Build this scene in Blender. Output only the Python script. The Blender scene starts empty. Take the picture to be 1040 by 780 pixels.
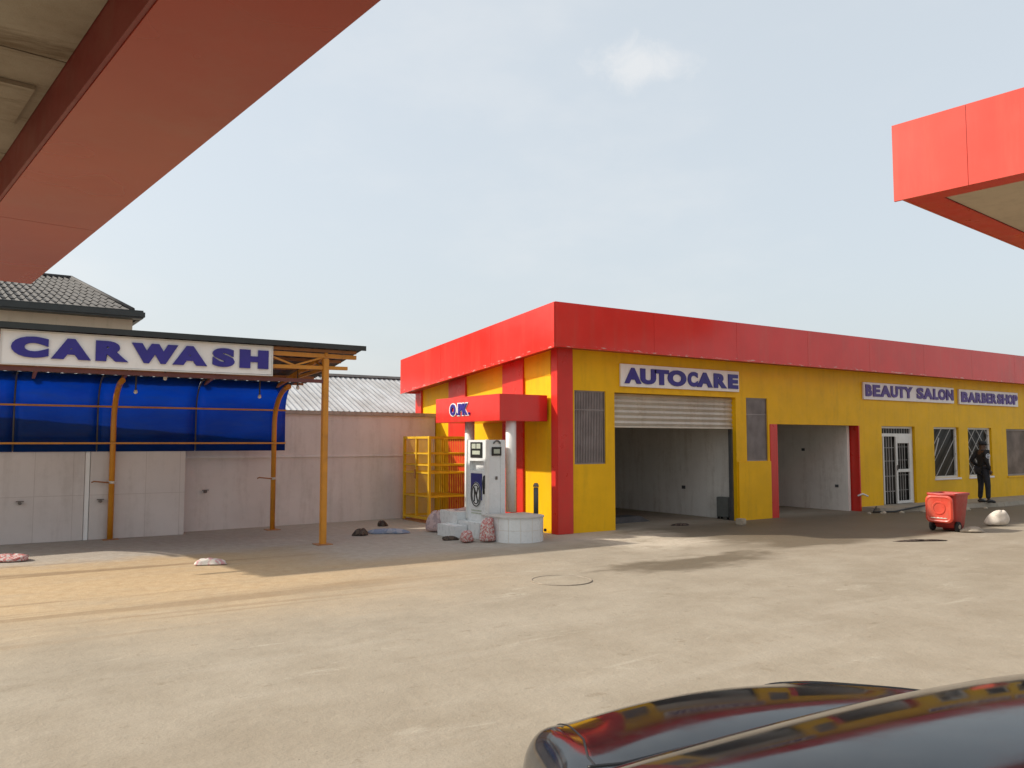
import bpy, bmesh, math, random
from mathutils import Vector, Matrix
R = random.Random(7)
scene = bpy.context.scene
COL = scene.collection

# ------------------------------------------------------------------ materials
def new_mat(name):
    m = bpy.data.materials.new(name); m.use_nodes = True
    nt = m.node_tree
    for n in list(nt.nodes): nt.nodes.remove(n)
    out = nt.nodes.new('ShaderNodeOutputMaterial')
    b = nt.nodes.new('ShaderNodeBsdfPrincipled')
    nt.links.new(b.outputs[0], out.inputs[0])
    return m, nt, b, out

class NB:
    """tiny node builder"""
    def __init__(s, nt): s.nt = nt; s.n = nt.nodes; s.l = nt.links; s._pos = None
    def pos(s):
        if s._pos is None:
            s._pos = s.n.new('ShaderNodeNewGeometry').outputs['Position']
        return s._pos
    def obj(s): return s.n.new('ShaderNodeTexCoord').outputs['Object']
    def map(s, v, scale=(1, 1, 1), loc=(0, 0, 0), rot=(0, 0, 0)):
        m = s.n.new('ShaderNodeMapping'); m.inputs['Scale'].default_value = scale
        m.inputs['Location'].default_value = loc; m.inputs['Rotation'].default_value = rot
        s.l.new(v, m.inputs['Vector']); return m.outputs[0]
    def noise(s, v, scale, detail=5, rough=.55, dist=0):
        t = s.n.new('ShaderNodeTexNoise'); t.inputs['Scale'].default_value = scale
        t.inputs['Detail'].default_value = detail; t.inputs['Roughness'].default_value = rough
        t.inputs['Distortion'].default_value = dist
        s.l.new(v, t.inputs['Vector']); return t.outputs['Fac']
    def ramp(s, f, a, b, ca=0., cb=1.):
        r = s.n.new('ShaderNodeMapRange'); r.inputs['From Min'].default_value = a; r.inputs['From Max'].default_value = b
        r.inputs['To Min'].default_value = ca; r.inputs['To Max'].default_value = cb
        r.interpolation_type = 'SMOOTHSTEP'
        s.l.new(f, r.inputs['Value']); return r.outputs[0]
    def math(s, op, a, b=None):
        m = s.n.new('ShaderNodeMath'); m.operation = op
        for i, x in enumerate((a, b)):
            if x is None: continue
            if isinstance(x, (int, float)): m.inputs[i].default_value = x
            else: s.l.new(x, m.inputs[i])
        return m.outputs[0]
    def mix(s, f, a, b):
        m = s.n.new('ShaderNodeMix'); m.data_type = 'RGBA'
        for i, x in ((0, f), (6, a), (7, b)):
            if isinstance(x, (int, float)): m.inputs[i].default_value = x
            elif isinstance(x, (tuple, list)): m.inputs[i].default_value = (*x[:3], 1)
            else: s.l.new(x, m.inputs[i])
        return m.outputs[2]
    def xyz(s, v):
        x = s.n.new('ShaderNodeSeparateXYZ'); s.l.new(v, x.inputs[0]); return x.outputs
    def bump(s, h, strength, dist=.02):
        b = s.n.new('ShaderNodeBump'); b.inputs['Strength'].default_value = strength
        b.inputs['Distance'].default_value = dist; s.l.new(h, b.inputs['Height']); return b.outputs[0]

def paint(name, col, rough=.5, var=.12, scale=2., dirt=None, dirt_amt=.0, bump=.0, bscale=60., metal=0., coat=0., spec=.5):
    """painted / plastered surface with mottling, streaks and grime"""
    m, nt, b, out = new_mat(name); k = NB(nt); p = k.pos()
    n = k.noise(p, scale, 6, .6)
    c0 = tuple(max(0, x * (1 - var)) for x in col); c1 = tuple(min(1, x * (1 + var)) for x in col)
    c = k.mix(k.ramp(n, .3, .7), c0, c1)
    if dirt is not None:
        st = k.noise(k.map(p, (3.1, 3.1, .35)), 1.6, 6, .65)
        sp = k.noise(p, 9., 5, .7)
        f = k.math('MULTIPLY', k.ramp(k.math('ADD', k.math('MULTIPLY', st, .7), k.math('MULTIPLY', sp, .3)), .46, .7), dirt_amt)
        c = k.mix(f, c, dirt)
    nt.links.new(c, b.inputs['Base Color'])
    rr = k.ramp(k.noise(p, scale * 3.3, 4), .25, .75, max(.02, rough - .07), min(1, rough + .07))
    nt.links.new(rr, b.inputs['Roughness'])
    b.inputs['Metallic'].default_value = metal
    b.inputs['Specular IOR Level'].default_value = spec
    if coat: b.inputs['Coat Weight'].default_value = coat; b.inputs['Coat Roughness'].default_value = .05
    if bump:
        nt.links.new(k.bump(k.noise(p, bscale, 4), bump), b.inputs['Normal'])
    return m

def cladding(name, col, rough=.2, wave=.06):
    """glossy aluminium composite sheet: slight oil-canning, panel to panel"""
    m, nt, b, out = new_mat(name); k = NB(nt); p = k.pos()
    n = k.noise(p, .9, 4, .6)
    st = k.noise(k.map(p, (2.5, 2.5, .3)), 1.4, 6, .65)
    c = k.mix(k.ramp(n, .3, .7), tuple(x * .93 for x in col), tuple(min(1, x * 1.06) for x in col))
    c = k.mix(k.math('MULTIPLY', k.ramp(st, .45, .8), .16), c, (.33, .17, .11))
    nt.links.new(c, b.inputs['Base Color'])
    nt.links.new(k.ramp(k.noise(p, 1.2, 3), .25, .8, rough - .03, rough + .05), b.inputs['Roughness'])
    nt.links.new(k.bump(k.noise(k.map(p, (1, 1, 1.6)), .8, 3), wave, .05), b.inputs['Normal'])
    return m

M = {}
def fascia_mat():
    m = cladding('red_fascia', (.64, .030, .022), .19, .10); nt = m.node_tree; k = NB(nt); b = [n for n in nt.nodes if n.type == 'BSDF_PRINCIPLED'][0]
    p = k.pos(); X, Y, Z = k.xyz(p); src = b.inputs['Base Color'].links[0].from_socket
    hgt = k.math('SUBTRACT', k.math('ADD', Z, k.math('MULTIPLY', k.math('MAXIMUM', k.math('ADD', Y, .42), 0.), .087)), 3.515)
    tear = k.math('MULTIPLY', k.ramp(k.noise(k.map(p, (3.2, 3.2, 14)), 1.5, 5, .7), .56, .60), k.ramp(k.math('ADD', hgt, k.math('MULTIPLY', k.noise(p, 5., 4), .10)), .115, .085))
    nt.links.new(k.mix(k.math('MULTIPLY', tear, .75), src, (.62, .42, .36)), b.inputs['Base Color'])
    return m
M['red'] = cladding('red_cladding', (.64, .030, .022))
M['red_fascia'] = fascia_mat()
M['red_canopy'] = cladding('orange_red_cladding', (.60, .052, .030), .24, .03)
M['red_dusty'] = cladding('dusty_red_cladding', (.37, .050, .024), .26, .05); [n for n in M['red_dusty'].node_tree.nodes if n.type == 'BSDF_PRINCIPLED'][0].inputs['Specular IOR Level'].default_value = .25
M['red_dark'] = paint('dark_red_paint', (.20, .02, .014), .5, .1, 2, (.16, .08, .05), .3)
M['yellow'] = paint('yellow_paint', (.80, .445, .003), .5, .06, 1.3, (.36, .19, .015), .25, .05, 25., spec=.25)
M['redpaint'] = paint('red_paint', (.60, .026, .018), .33, .08, 1.2, (.28, .10, .05), .2, .02)
M['soffit'] = paint('soffit', (.42, .06, .03), .6, .1)
M['white_wall'] = paint('interior_plaster', (.78, .74, .68), .85, .06, 1.2, (.36, .29, .22), .4, .05)
M['dark_ceiling'] = paint('dark_ceiling', (.20, .16, .12), .9, .1)
M['boundary'] = paint('boundary_plaster', (.62, .565, .53), .8, .07, .8, (.33, .27, .23), .35, .06)
def tiled_mat():
    m = paint('wash_bay_tiles', (.62, .56, .525), .45, .05, .8, (.34, .28, .24), .3, .02); nt = m.node_tree; k = NB(nt); b = [n for n in nt.nodes if n.type == 'BSDF_PRINCIPLED'][0]
    X, Y, Z = k.xyz(k.pos()); cb = nt.nodes.new('ShaderNodeCombineXYZ'); nt.links.new(X, cb.inputs[0]); nt.links.new(Z, cb.inputs[1])
    br = nt.nodes.new('ShaderNodeTexBrick'); br.offset = 0.; br.inputs['Scale'].default_value = 1.; br.inputs['Brick Width'].default_value = .60; br.inputs['Row Height'].default_value = .80
    br.inputs['Mortar Size'].default_value = .006; br.inputs['Mortar Smooth'].default_value = .3; br.inputs['Color1'].default_value = (1, 1, 1, 1); br.inputs['Color2'].default_value = (.97, .965, .96, 1); br.inputs['Mortar'].default_value = (.80, .77, .75, 1)
    nt.links.new(cb.outputs[0], br.inputs['Vector'])
    mm = nt.nodes.new('ShaderNodeMix'); mm.data_type = 'RGBA'; mm.blend_type = 'MULTIPLY'; mm.inputs[0].default_value = 1.
    nt.links.new(b.inputs['Base Color'].links[0].from_socket, mm.inputs[6]); nt.links.new(br.outputs['Color'], mm.inputs[7]); nt.links.new(mm.outputs[2], b.inputs['Base Color'])
    return m
M['tiles'] = tiled_mat()
M['coping'] = paint('coping', (.36, .31, .26), .85, .12, 2, (.14, .11, .09), .6, .06)
M['sign_white'] = paint('sign_white', (.84, .81, .78), .4, .03, 1.5, (.50, .44, .38), .18)
M['sign_pale'] = paint('sign_lilac_white', (.80, .74, .73), .4, .03, 1.5, (.48, .40, .38), .2)
M['blue_letter'] = paint('blue_letter', (.022, .012, .22), .35, .1, 4)
M['purple_letter'] = paint('purple_letter', (.070, .022, .22), .4, .15, 4)
M['orange_steel'] = paint('orange_steel', (.60, .245, .018), .4, .1, 3, (.24, .10, .03), .45, .03)
M['brown_steel'] = paint('brown_steel', (.36, .15, .05), .5, .15, 3, (.12, .06, .04), .5)
M['maroon_steel'] = paint('maroon_steel', (.13, .035, .03), .5, .15, 3)
M['cage_yellow'] = paint('cage_yellow', (.62, .36, .010), .45, .1, 3, (.25, .12, .02), .3)
M['alu_white'] = paint('white_aluminium', (.70, .68, .64), .4, .05, 3, (.4, .36, .3), .25)
M['bar_grey'] = paint('bar_grey', (.40, .38, .36), .5, .1, 5)
M['shutter'] = paint('shutter_steel', (.55, .50, .42), .42, .08, 2.5, (.33, .26, .18), .5, .02, 60, .35)
M['black'] = paint('black_rubber', (.012, .012, .013), .5, .2, 5)
M['dark_grey'] = paint('dark_grey', (.07, .07, .072), .6, .2, 4)
M['gutter'] = paint('dark_gutter', (.022, .026, .025), .5, .2, 2)
M['roof_dark'] = paint('roof_sheet_dark', (.065, .055, .05), .6, .2, 2, (.13, .09, .06), .5)
M['cream'] = paint('cream_render', (.50, .42, .31), .85, .05, 1.0, (.30, .24, .17), .35, .04)
M['pump_white'] = paint('pump_white', (.70, .71, .70), .3, .03, 3, (.45, .42, .36), .2)
M['post_white'] = paint('post_white', (.72, .70, .66), .5, .05, 3, (.42, .36, .30), .35)
M['pump_blue'] = paint('pump_blue', (.02, .025, .16), .35, .1, 5)
M['screen'] = paint('screen_dark', (.02, .023, .022), .15, .1, 5)
M['lcd'] = paint('lcd_grey', (.42, .45, .36), .3, .05, 5)
M['bin_red'] = paint('bin_red', (.40, .030, .020), .5, .12, 4, (.30, .11, .07), .4)
M['bin_lid'] = paint('bin_lid_red', (.56, .055, .028), .42, .1, 4, (.45, .2, .12), .35)
M['sack_white'] = paint('sack_white', (.66, .60, .52), .85, .1, 8, (.38, .30, .22), .5, .2, 90)
M['sack_grey'] = paint('sack_grey', (.40, .35, .28), .9, .15, 8, (.22, .17, .12), .5, .2, 90)
M['concrete_block'] = paint('concrete_block', (.42, .36, .27), .9, .15, 9, (.2, .15, .1), .4, .3, 60)
M['hose'] = paint('hose_black', (.018, .018, .018), .5, .2, 5)
M['skin'] = paint('skin_dark', (.10, .050, .030), .5, .1, 12)
M['cloth_black'] = paint('cloth_black', (.011, .010, .012), .8, .3, 12)
M['trouser'] = paint('trouser_dark', (.018, .018, .024), .85, .3, 12)
M['cap_grey'] = paint('cap_grey', (.50, .48, .44), .8, .08, 5, (.3, .27, .22), .4)
M['box_grey'] = paint('box_grey', (.13, .135, .125), .6, .15, 4)
M['shoe'] = paint('shoe_black', (.016, .013, .012), .45, .2, 12)
M['emblem'] = paint('emblem_white', (.55, .57, .62), .7, .1, 12)
M['tap'] = paint('tap_metal', (.13, .11, .10), .4, .2, 12, metal=.4)
M['tyre'] = paint('tyre', (.02, .02, .02), .85, .2, 8)
M['rim'] = paint('rim', (.35, .35, .36), .3, .1, 5, metal=.8)
M['lamp_red'] = paint('tail_lamp', (.30, .01, .01), .15, .1, 5)
M['drain_iron'] = paint('drain_iron', (.25, .205, .155), .7, .2, 6, (.3, .24, .17), .5, .1)

def car_mat():
    m, nt, b, out = new_mat('car_paint'); k = NB(nt); p = k.pos()
    n = k.noise(p, 260., 2)
    c = k.mix(k.ramp(n, .35, .7), (.012, .014, .018), (.020, .024, .030))
    dust = k.math('MULTIPLY', k.ramp(k.noise(p, 7., 6, .7), .42, .75), .10)
    c = k.mix(dust, c, (.24, .2, .15))
    nt.links.new(c, b.inputs['Base Color'])
    nt.links.new(k.ramp(k.noise(p, 5., 6, .7), .35, .8, .06, .16), b.inputs['Roughness'])
    b.inputs['Specular IOR Level'].default_value = .24
    nt.links.new(k.bump(k.noise(p, 2.2, 2), .02, .03), b.inputs['Normal'])
    return m
M['car'] = car_mat()

def glass_dark(name='dark_glass', col=(.02, .018, .016), rough=.08):
    m, nt, b, out = new_mat(name); k = NB(nt); p = k.pos()
    nt.links.new(k.mix(k.ramp(k.noise(p, 1.8, 4), .35, .7), col, tuple(x * 1.9 for x in col)), b.inputs['Base Color'])
    b.inputs['Roughness'].default_value = rough; b.inputs['Specular IOR Level'].default_value = .1
    return m
M['glass'] = glass_dark()
M['glass_brown'] = glass_dark('brown_glass', (.115, .085, .070), .22)

def louvre_mat():
    m, nt, b, out = new_mat('grey_louvre'); k = NB(nt); p = k.pos()
    n = k.noise(p, 3., 5)
    nt.links.new(k.mix(k.ramp(n, .3, .7), (.20, .17, .165), (.27, .235, .225)), b.inputs['Base Color'])
    b.inputs['Roughness'].default_value = .4; b.inputs['Metallic'].default_value = .3
    return m
M['louvre'] = louvre_mat()

def blue_sheet():
    m, nt, b, out = new_mat('blue_polycarbonate'); k = NB(nt); p = k.pos()
    n = k.noise(k.map(p, (.6, 1, 1.5)), 1.1, 5, .6)
    c = k.mix(k.ramp(n, .3, .7), (.008, .060, .27), (.015, .115, .40))
    c = k.mix(k.math('MULTIPLY', k.ramp(k.noise(k.map(p, (.5, 1, 3)), 2.3, 6, .65), .45, .7), .6), c, (.05, .10, .22))
    nt.links.new(c, b.inputs['Base Color']); b.inputs['Roughness'].default_value = .28
    tr = nt.nodes.new('ShaderNodeBsdfTranslucent')
    nt.links.new(k.mix(.25, c, (.05, .36, .95)), tr.inputs['Color'])
    tp = nt.nodes.new('ShaderNodeBsdfTransparent'); tp.inputs['Color'].default_value = (.05, .16, .55, 1)
    m1 = nt.nodes.new('ShaderNodeMixShader'); m1.inputs[0].default_value = .7
    nt.links.new(b.outputs[0], m1.inputs[1]); nt.links.new(tr.outputs[0], m1.inputs[2])
    m2 = nt.nodes.new('ShaderNodeMixShader'); m2.inputs[0].default_value = .2
    nt.links.new(m1.outputs[0], m2.inputs[1]); nt.links.new(tp.outputs[0], m2.inputs[2])
    nt.links.new(m2.outputs[0], out.inputs[0])
    return m
M['blue'] = blue_sheet()

def white_roof():
    m, nt, b, out = new_mat('galvanised_sheet'); k = NB(nt); p = k.pos()
    n = k.noise(k.map(p, (2, .6, 1)), 1.6, 6, .65)
    nt.links.new(k.mix(k.ramp(n, .35, .75), (.50, .50, .50), (.34, .32, .30)), b.inputs['Base Color'])
    b.inputs['Roughness'].default_value = .5; b.inputs['Metallic'].default_value = .25
    return m
M['zinc'] = white_roof()

def tile_mat():
    m, nt, b, out = new_mat('stone_coated_roof'); k = NB(nt); p = k.pos()
    n = k.noise(p, 5., 6, .7)
    nt.links.new(k.mix(k.ramp(n, .3, .75), (.036, .033, .032), (.085, .08, .078)), b.inputs['Base Color'])
    b.inputs['Roughness'].default_value = .75
    return m
M['tile'] = tile_mat()

def raw_concrete():
    m, nt, b, out = new_mat('raw_concrete'); k = NB(nt); p = k.pos()
    n = k.noise(p, 2.2, 7, .65); s = k.noise(k.map(p, (1, 3, 1)), 1.5, 6, .7, .6)
    c = k.mix(k.ramp(n, .3, .7), (.25, .20, .14), (.36, .31, .235))
    c = k.mix(k.ramp(s, .5, .68), c, (.15, .105, .06))
    nt.links.new(c, b.inputs['Base Color']); b.inputs['Roughness'].default_value = .9
    nt.links.new(k.bump(k.noise(p, 14., 6, .7), .25, .02), b.inputs['Normal'])
    return m
M['raw'] = raw_concrete()

def rag_mat(name, a, b2, sc=14.):
    m, nt, b, out = new_mat(name); k = NB(nt); p = k.pos()
    n = k.noise(p, sc, 3, .5, .8)
    nt.links.new(k.mix(k.ramp(n, .46, .56), a, b2), b.inputs['Base Color'])
    b.inputs['Roughness'].default_value = .9
    nt.links.new(k.bump(k.noise(p, 30., 4), .3, .02), b.inputs['Normal'])
    return m
M['rag_red'] = rag_mat('red_white_sacking', (.46, .13, .12), (.56, .50, .46), 34)
M['rag_pink'] = rag_mat('pink_grey_cloth', (.34, .25, .25), (.50, .36, .34), 9)
M['rag_blue'] = rag_mat('blue_grey_cloth', (.20, .23, .31), (.33, .33, .37), 9)
M['rag_dark'] = rag_mat('dark_scraps', (.035, .022, .018), (.10, .07, .05), 18)
M['rag_white'] = rag_mat('white_pink_paper', (.62, .57, .50), (.55, .28, .28), 10)

def ground_mat():
    m, nt, b, out = new_mat('yard_ground'); k = NB(nt); p = k.pos()
    X, Y, Z = k.xyz(p)
    big = k.noise(p, .22, 5, .6); mid = k.noise(p, 1.1, 7, .65); fine = k.noise(p, 7., 7, .7); grit = k.noise(p, 60., 4, .7)
    strk = k.noise(k.map(p, (.55, 2.1, 1), rot=(0, 0, .16)), .8, 6, .62, .5)
    # dusty concrete yard
    c = k.mix(k.ramp(mid, .28, .74), (.285, .238, .175), (.350, .300, .230))
    c = k.mix(k.math('MULTIPLY', k.ramp(strk, .50, .68), .45), c, (.375, .325, .255))
    c = k.mix(k.math('MULTIPLY', k.ramp(k.noise(k.map(p, (.6, 1.2, 1), loc=(3, 7, 0)), .9, 8, .7, .4), .54, .68), .35), c, (.235, .190, .132))
    sc = k.noise(k.map(p, (.55, 1.6, 1), rot=(0, 0, -.35)), 1.5, 9, .74, .8)
    spot = k.noise(k.map(p, (1, 1.3, 1)), 3.2, 9, .75)
    c = k.mix(k.math('MULTIPLY', k.ramp(sc, .58, .68), .40), c, (.47, .42, .335))     # pale scuffs
    c = k.mix(k.math('MULTIPLY', k.ramp(spot, .585, .66), .55), c, (.205, .160, .105))    # grime specks
    # blown laterite sand: a drift left of the yard
    dx = k.math('ADD', k.math('MULTIPLY', X, 1.), k.math('MULTIPLY', k.math('SUBTRACT', big, .5), 7.))
    sandx = k.ramp(dx, -1.0, -7.5)
    yy = k.math('ADD', Y, k.math('MULTIPLY', k.math('SUBTRACT', mid, .5), 2.6))
    sandy = k.math('MULTIPLY', k.ramp(yy, -5.6, -1.6), k.ramp(yy, 3.9, 1.7))
    sand = k.math('MULTIPLY', sandx, sandy)
    c = k.mix(k.math('MULTIPLY', sand, k.ramp(strk, .22, .6, .62, 1.)), c, k.mix(k.ramp(fine, .3, .7), (.42, .285, .150), (.49, .355, .205)))
    trk = k.noise(k.map(p, (.10, 2.0, 1), loc=(0, .4, 0), rot=(0, 0, .04)), 1.0, 5, .6, .3)   # wheel drag marks across the sand
    c = k.mix(k.math('MULTIPLY', k.math('MULTIPLY', k.ramp(trk, .54, .62), sand), .65), c, (.20, .125, .06))
    # grey swept concrete round the wash bay and the pump
    cx = k.ramp(k.math('ADD', Y, k.math('MULTIPLY', k.math('SUBTRACT', mid, .5), 1.6)), .5, 1.4)
    gx = k.math('MULTIPLY', cx, k.ramp(X, 1.5, -.6))
    gx2 = k.math('MULTIPLY', k.ramp(k.math('ADD', X, k.math('MULTIPLY', k.math('SUBTRACT', mid, .5), 2.)), -5.6, -4.0), k.math('MULTIPLY', k.ramp(Y, -1.6, -.6), k.ramp(X, 1.5, -.6)))
    g = k.math('MULTIPLY', k.math('MAXIMUM', gx, gx2), .85)
    c = k.mix(g, c, k.mix(k.ramp(fine, .3, .7), (.335, .295, .250), (.43, .385, .330)))
    # pale cement slurry in front of the wide shutter bay
    sl = k.math('MULTIPLY', k.math('MULTIPLY', k.ramp(X, -.9, .3), k.ramp(X, 3.6, 1.8)), k.math('MULTIPLY', k.ramp(Y, -3.1, -2.1), k.ramp(Y, .5, -.2)))
    sl = k.math('MULTIPLY', sl, k.ramp(mid, .32, .52))
    c = k.mix(k.math('MULTIPLY', sl, .9), c, k.mix(k.ramp(fine, .35, .7), (.56, .49, .39), (.46, .39, .30)))
    # water run out of the bays: darker and smoother
    wn = k.math('ADD', k.math('MULTIPLY', k.math('SUBTRACT', strk, .5), 2.6), k.math('MULTIPLY', k.math('SUBTRACT', mid, .5), 1.6))
    wx = k.math('ADD', X, k.math('MULTIPLY', wn, 1.4)); wy = k.math('ADD', Y, k.math('MULTIPLY', wn, .55))
    wet1 = k.math('MULTIPLY', k.math('MULTIPLY', k.ramp(wx, .9, 2.4), k.ramp(X, 20., 12.)), k.math('MULTIPLY', k.ramp(wy, -4.05, -3.55), k.ramp(Y, .6, -.5)))
    tong = k.math('MULTIPLY', k.math('MULTIPLY', k.ramp(wx, -2.5, -1.4), k.ramp(wx, 1.6, .2)), k.math('MULTIPLY', k.ramp(wy, -4.55, -4.2), k.ramp(wy, -3.35, -3.7)))
    wet = k.math('MAXIMUM', wet1, tong)
    c = k.mix(k.math('MULTIPLY', wet, .80), c, (.105, .080, .048))
    c = k.mix(k.ramp(grit, .35, .8, 0, .30), c, (.17, .135, .095))
    pb = k.noise(p, 22., 3, .6); c = k.mix(k.math('MULTIPLY', k.ramp(pb, .70, .74), .7), c, (.11, .085, .06))
    nt.links.new(c, b.inputs['Base Color'])
    rg = k.math('SUBTRACT', .9, k.math('MULTIPLY', wet, .30))
    nt.links.new(rg, b.inputs['Roughness'])
    b.inputs['Specular IOR Level'].default_value = .35
    h = k.math('ADD', k.math('MULTIPLY', mid, 1.), k.math('ADD', k.math('MULTIPLY', fine, .35), k.math('MULTIPLY', grit, .06)))
    nt.links.new(k.bump(h, .7, .04), b.inputs['Normal'])
    return m
M['ground'] = ground_mat()
M['pavement'] = paint('pavement_concrete', (.34, .29, .225), .88, .12, 1.5, (.16, .12, .08), .5, .15, 40)

# ------------------------------------------------------------------ mesh helpers
class MB:
    def __init__(s): s.bm = bmesh.new()
    def box(s, a, b, bev=0.):
        v = [s.bm.verts.new((x, y, z)) for x in (a[0], b[0]) for y in (a[1], b[1]) for z in (a[2], b[2])]
        fs = [s.bm.faces.new([v[i] for i in q]) for q in ((0, 1, 3, 2), (4, 6, 7, 5), (0, 4, 5, 1), (2, 3, 7, 6), (0, 2, 6, 4), (1, 5, 7, 3))]
        bmesh.ops.recalc_face_normals(s.bm, faces=fs)
        if bev:
            es = list({e for f in fs for e in f.edges})
            bmesh.ops.bevel(s.bm, geom=es, offset=bev, segments=2, affect='EDGES', clamp_overlap=True)
        return s
    def poly(s, pts):
        return s.bm.faces.new([s.bm.verts.new(p) for p in pts])
    def hull(s, bot, top):
        """prism between two loops of equal length"""
        n = len(bot); vb = [s.bm.verts.new(p) for p in bot]; vt = [s.bm.verts.new(p) for p in top]
        fs = [s.bm.faces.new(vb[::-1]), s.bm.faces.new(vt)]
        for i in range(n):
            fs.append(s.bm.faces.new((vb[i], vb[(i + 1) % n], vt[(i + 1) % n], vt[i])))
        bmesh.ops.recalc_face_normals(s.bm, faces=fs); return s
    def bar(s, a, b, w, h=None, up=(0, 0, 1)):
        """rectangular bar from a to b"""
        a, b = Vector(a), Vector(b); d = (b - a).normalized(); u = Vector(up)
        if abs(d.dot(u)) > .98: u = Vector((0, 1, 0))
        r = d.cross(u).normalized(); u = r.cross(d).normalized(); h = h or w
        q = [r * (sx * w / 2) + u * (sy * h / 2) for sx, sy in ((-1, -1), (1, -1), (1, 1), (-1, 1))]
        return s.hull([a + x for x in q], [b + x for x in q])
    def tube(s, pts, r, n=8, caps=True):
        pts = [Vector(p) for p in pts]; rs = r if isinstance(r, (list, tuple)) else [r] * len(pts)
        rings = []; prev = None
        for i, p in enumerate(pts):
            d = (pts[min(i + 1, len(pts) - 1)] - pts[max(i - 1, 0)]).normalized()
            if prev is None:
                u = Vector((0, 0, 1)) if abs(d.z) < .9 else Vector((1, 0, 0))
                u = (u - d * u.dot(d)).normalized()
            else:
                u = (prev - d * prev.dot(d)).normalized()
            prev = u; w = d.cross(u)
            rings.append([s.bm.verts.new(p + (u * math.cos(t) + w * math.sin(t)) * rs[i]) for t in [2 * math.pi * j / n for j in range(n)]])
        fs = []
        for A, B in zip(rings, rings[1:]):
            for j in range(n):
                f = s.bm.faces.new((A[j], A[(j + 1) % n], B[(j + 1) % n], B[j])); f.smooth = True; fs.append(f)
        if caps: fs += [s.bm.faces.new(rings[0][::-1]), s.bm.faces.new(rings[-1])]
        bmesh.ops.recalc_face_normals(s.bm, faces=fs); return s
    def loft(s, rings, closed=True, caps=True, smooth=True):
        vs = [[s.bm.verts.new(p) for p in r] for r in rings]; n = len(vs[0]); fs = []
        for A, B in zip(vs, vs[1:]):
            for j in range(n if closed else n - 1):
                f = s.bm.faces.new((A[j], A[(j + 1) % n], B[(j + 1) % n], B[j])); f.smooth = smooth; fs.append(f)
        if caps and closed: fs += [s.bm.faces.new(vs[0][::-1]), s.bm.faces.new(vs[-1])]
        bmesh.ops.recalc_face_normals(s.bm, faces=fs); return s
    def build(s, name, mat, parent=None, local=False, solid=0., dbl=False, sub=0):
        if dbl: bmesh.ops.remove_doubles(s.bm, verts=s.bm.verts, dist=1e-5); 
        me = bpy.data.meshes.new(name)
        off = world_loc(parent) if (parent is not None and not local) else Vector()
        if off.length: bmesh.ops.translate(s.bm, vec=-off, verts=s.bm.verts)
        s.bm.to_mesh(me); s.bm.free()
        me.materials.append(M[mat] if isinstance(mat, str) else mat)
        o = bpy.data.objects.new(name, me); COL.objects.link(o)
        if parent is not None: o.parent = parent
        if solid:
            md = o.modifiers.new('thickness', 'SOLIDIFY'); md.thickness = solid; md.offset = 0
        if sub:
            md = o.modifiers.new('smooth', 'SUBSURF'); md.levels = md.render_levels = sub
        return o

def world_loc(o):
    v = Vector()
    while o is not None: v = v + o.location; o = o.parent
    return v
def thing(name, label, cat, loc=(0, 0, 0), group=None, rz=0.):
    o = bpy.data.objects.new(name, None); COL.objects.link(o); o.location = loc; o.rotation_euler = (0, 0, rz)
    o.empty_display_size = .2
    return tag(o, label, cat, group)
def tag(o, label, cat, group=None):
    o['label'] = label; o['category'] = cat
    if group: o['group'] = group
    return o
def struct(o): o['kind'] = 'structure'; return o

def wall_faces(mb, axis, u0, u1, z0, z1, t0, t1, holes):
    """wall with rectangular openings; axis 'x': runs along X, thickness along Y from t0 to t1"""
    us = sorted({u0, u1, *[h[0] for h in holes], *[h[1] for h in holes]}); us = [u for u in us if u0 <= u <= u1]
    zs = sorted({z0, z1, *[h[2] for h in holes], *[h[3] for h in holes]}); zs = [z for z in zs if z0 <= z <= z1]
    def solid(i, j):
        if i < 0 or j < 0 or i >= len(us) - 1 or j >= len(zs) - 1: return False
        cu, cz = (us[i] + us[i + 1]) / 2, (zs[j] + zs[j + 1]) / 2
        return not any(h[0] < cu < h[1] and h[2] < cz < h[3] for h in holes)
    P = (lambda u, t, z: (u, t, z)) if axis == 'x' else (lambda u, t, z: (t, u, z))
    for i in range(len(us) - 1):
        for j in range(len(zs) - 1):
            if not solid(i, j): continue
            a, b, c, d = us[i], us[i + 1], zs[j], zs[j + 1]
            mb.poly([P(a, t0, c), P(b, t0, c), P(b, t0, d), P(a, t0, d)]); mb.poly([P(a, t1, c), P(a, t1, d), P(b, t1, d), P(b, t1, c)])
            if not solid(i - 1, j): mb.poly([P(a, t0, c), P(a, t0, d), P(a, t1, d), P(a, t1, c)])
            if not solid(i + 1, j): mb.poly([P(b, t0, c), P(b, t1, c), P(b, t1, d), P(b, t0, d)])
            if not solid(i, j - 1): mb.poly([P(a, t0, c), P(a, t1, c), P(b, t1, c), P(b, t0, c)])
            if not solid(i, j + 1): mb.poly([P(a, t0, d), P(b, t0, d), P(b, t1, d), P(a, t1, d)])
    bmesh.ops.remove_doubles(mb.bm, verts=mb.bm.verts, dist=1e-5)
    bmesh.ops.recalc_face_normals(mb.bm, faces=mb.bm.faces)
    return mb

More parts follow.
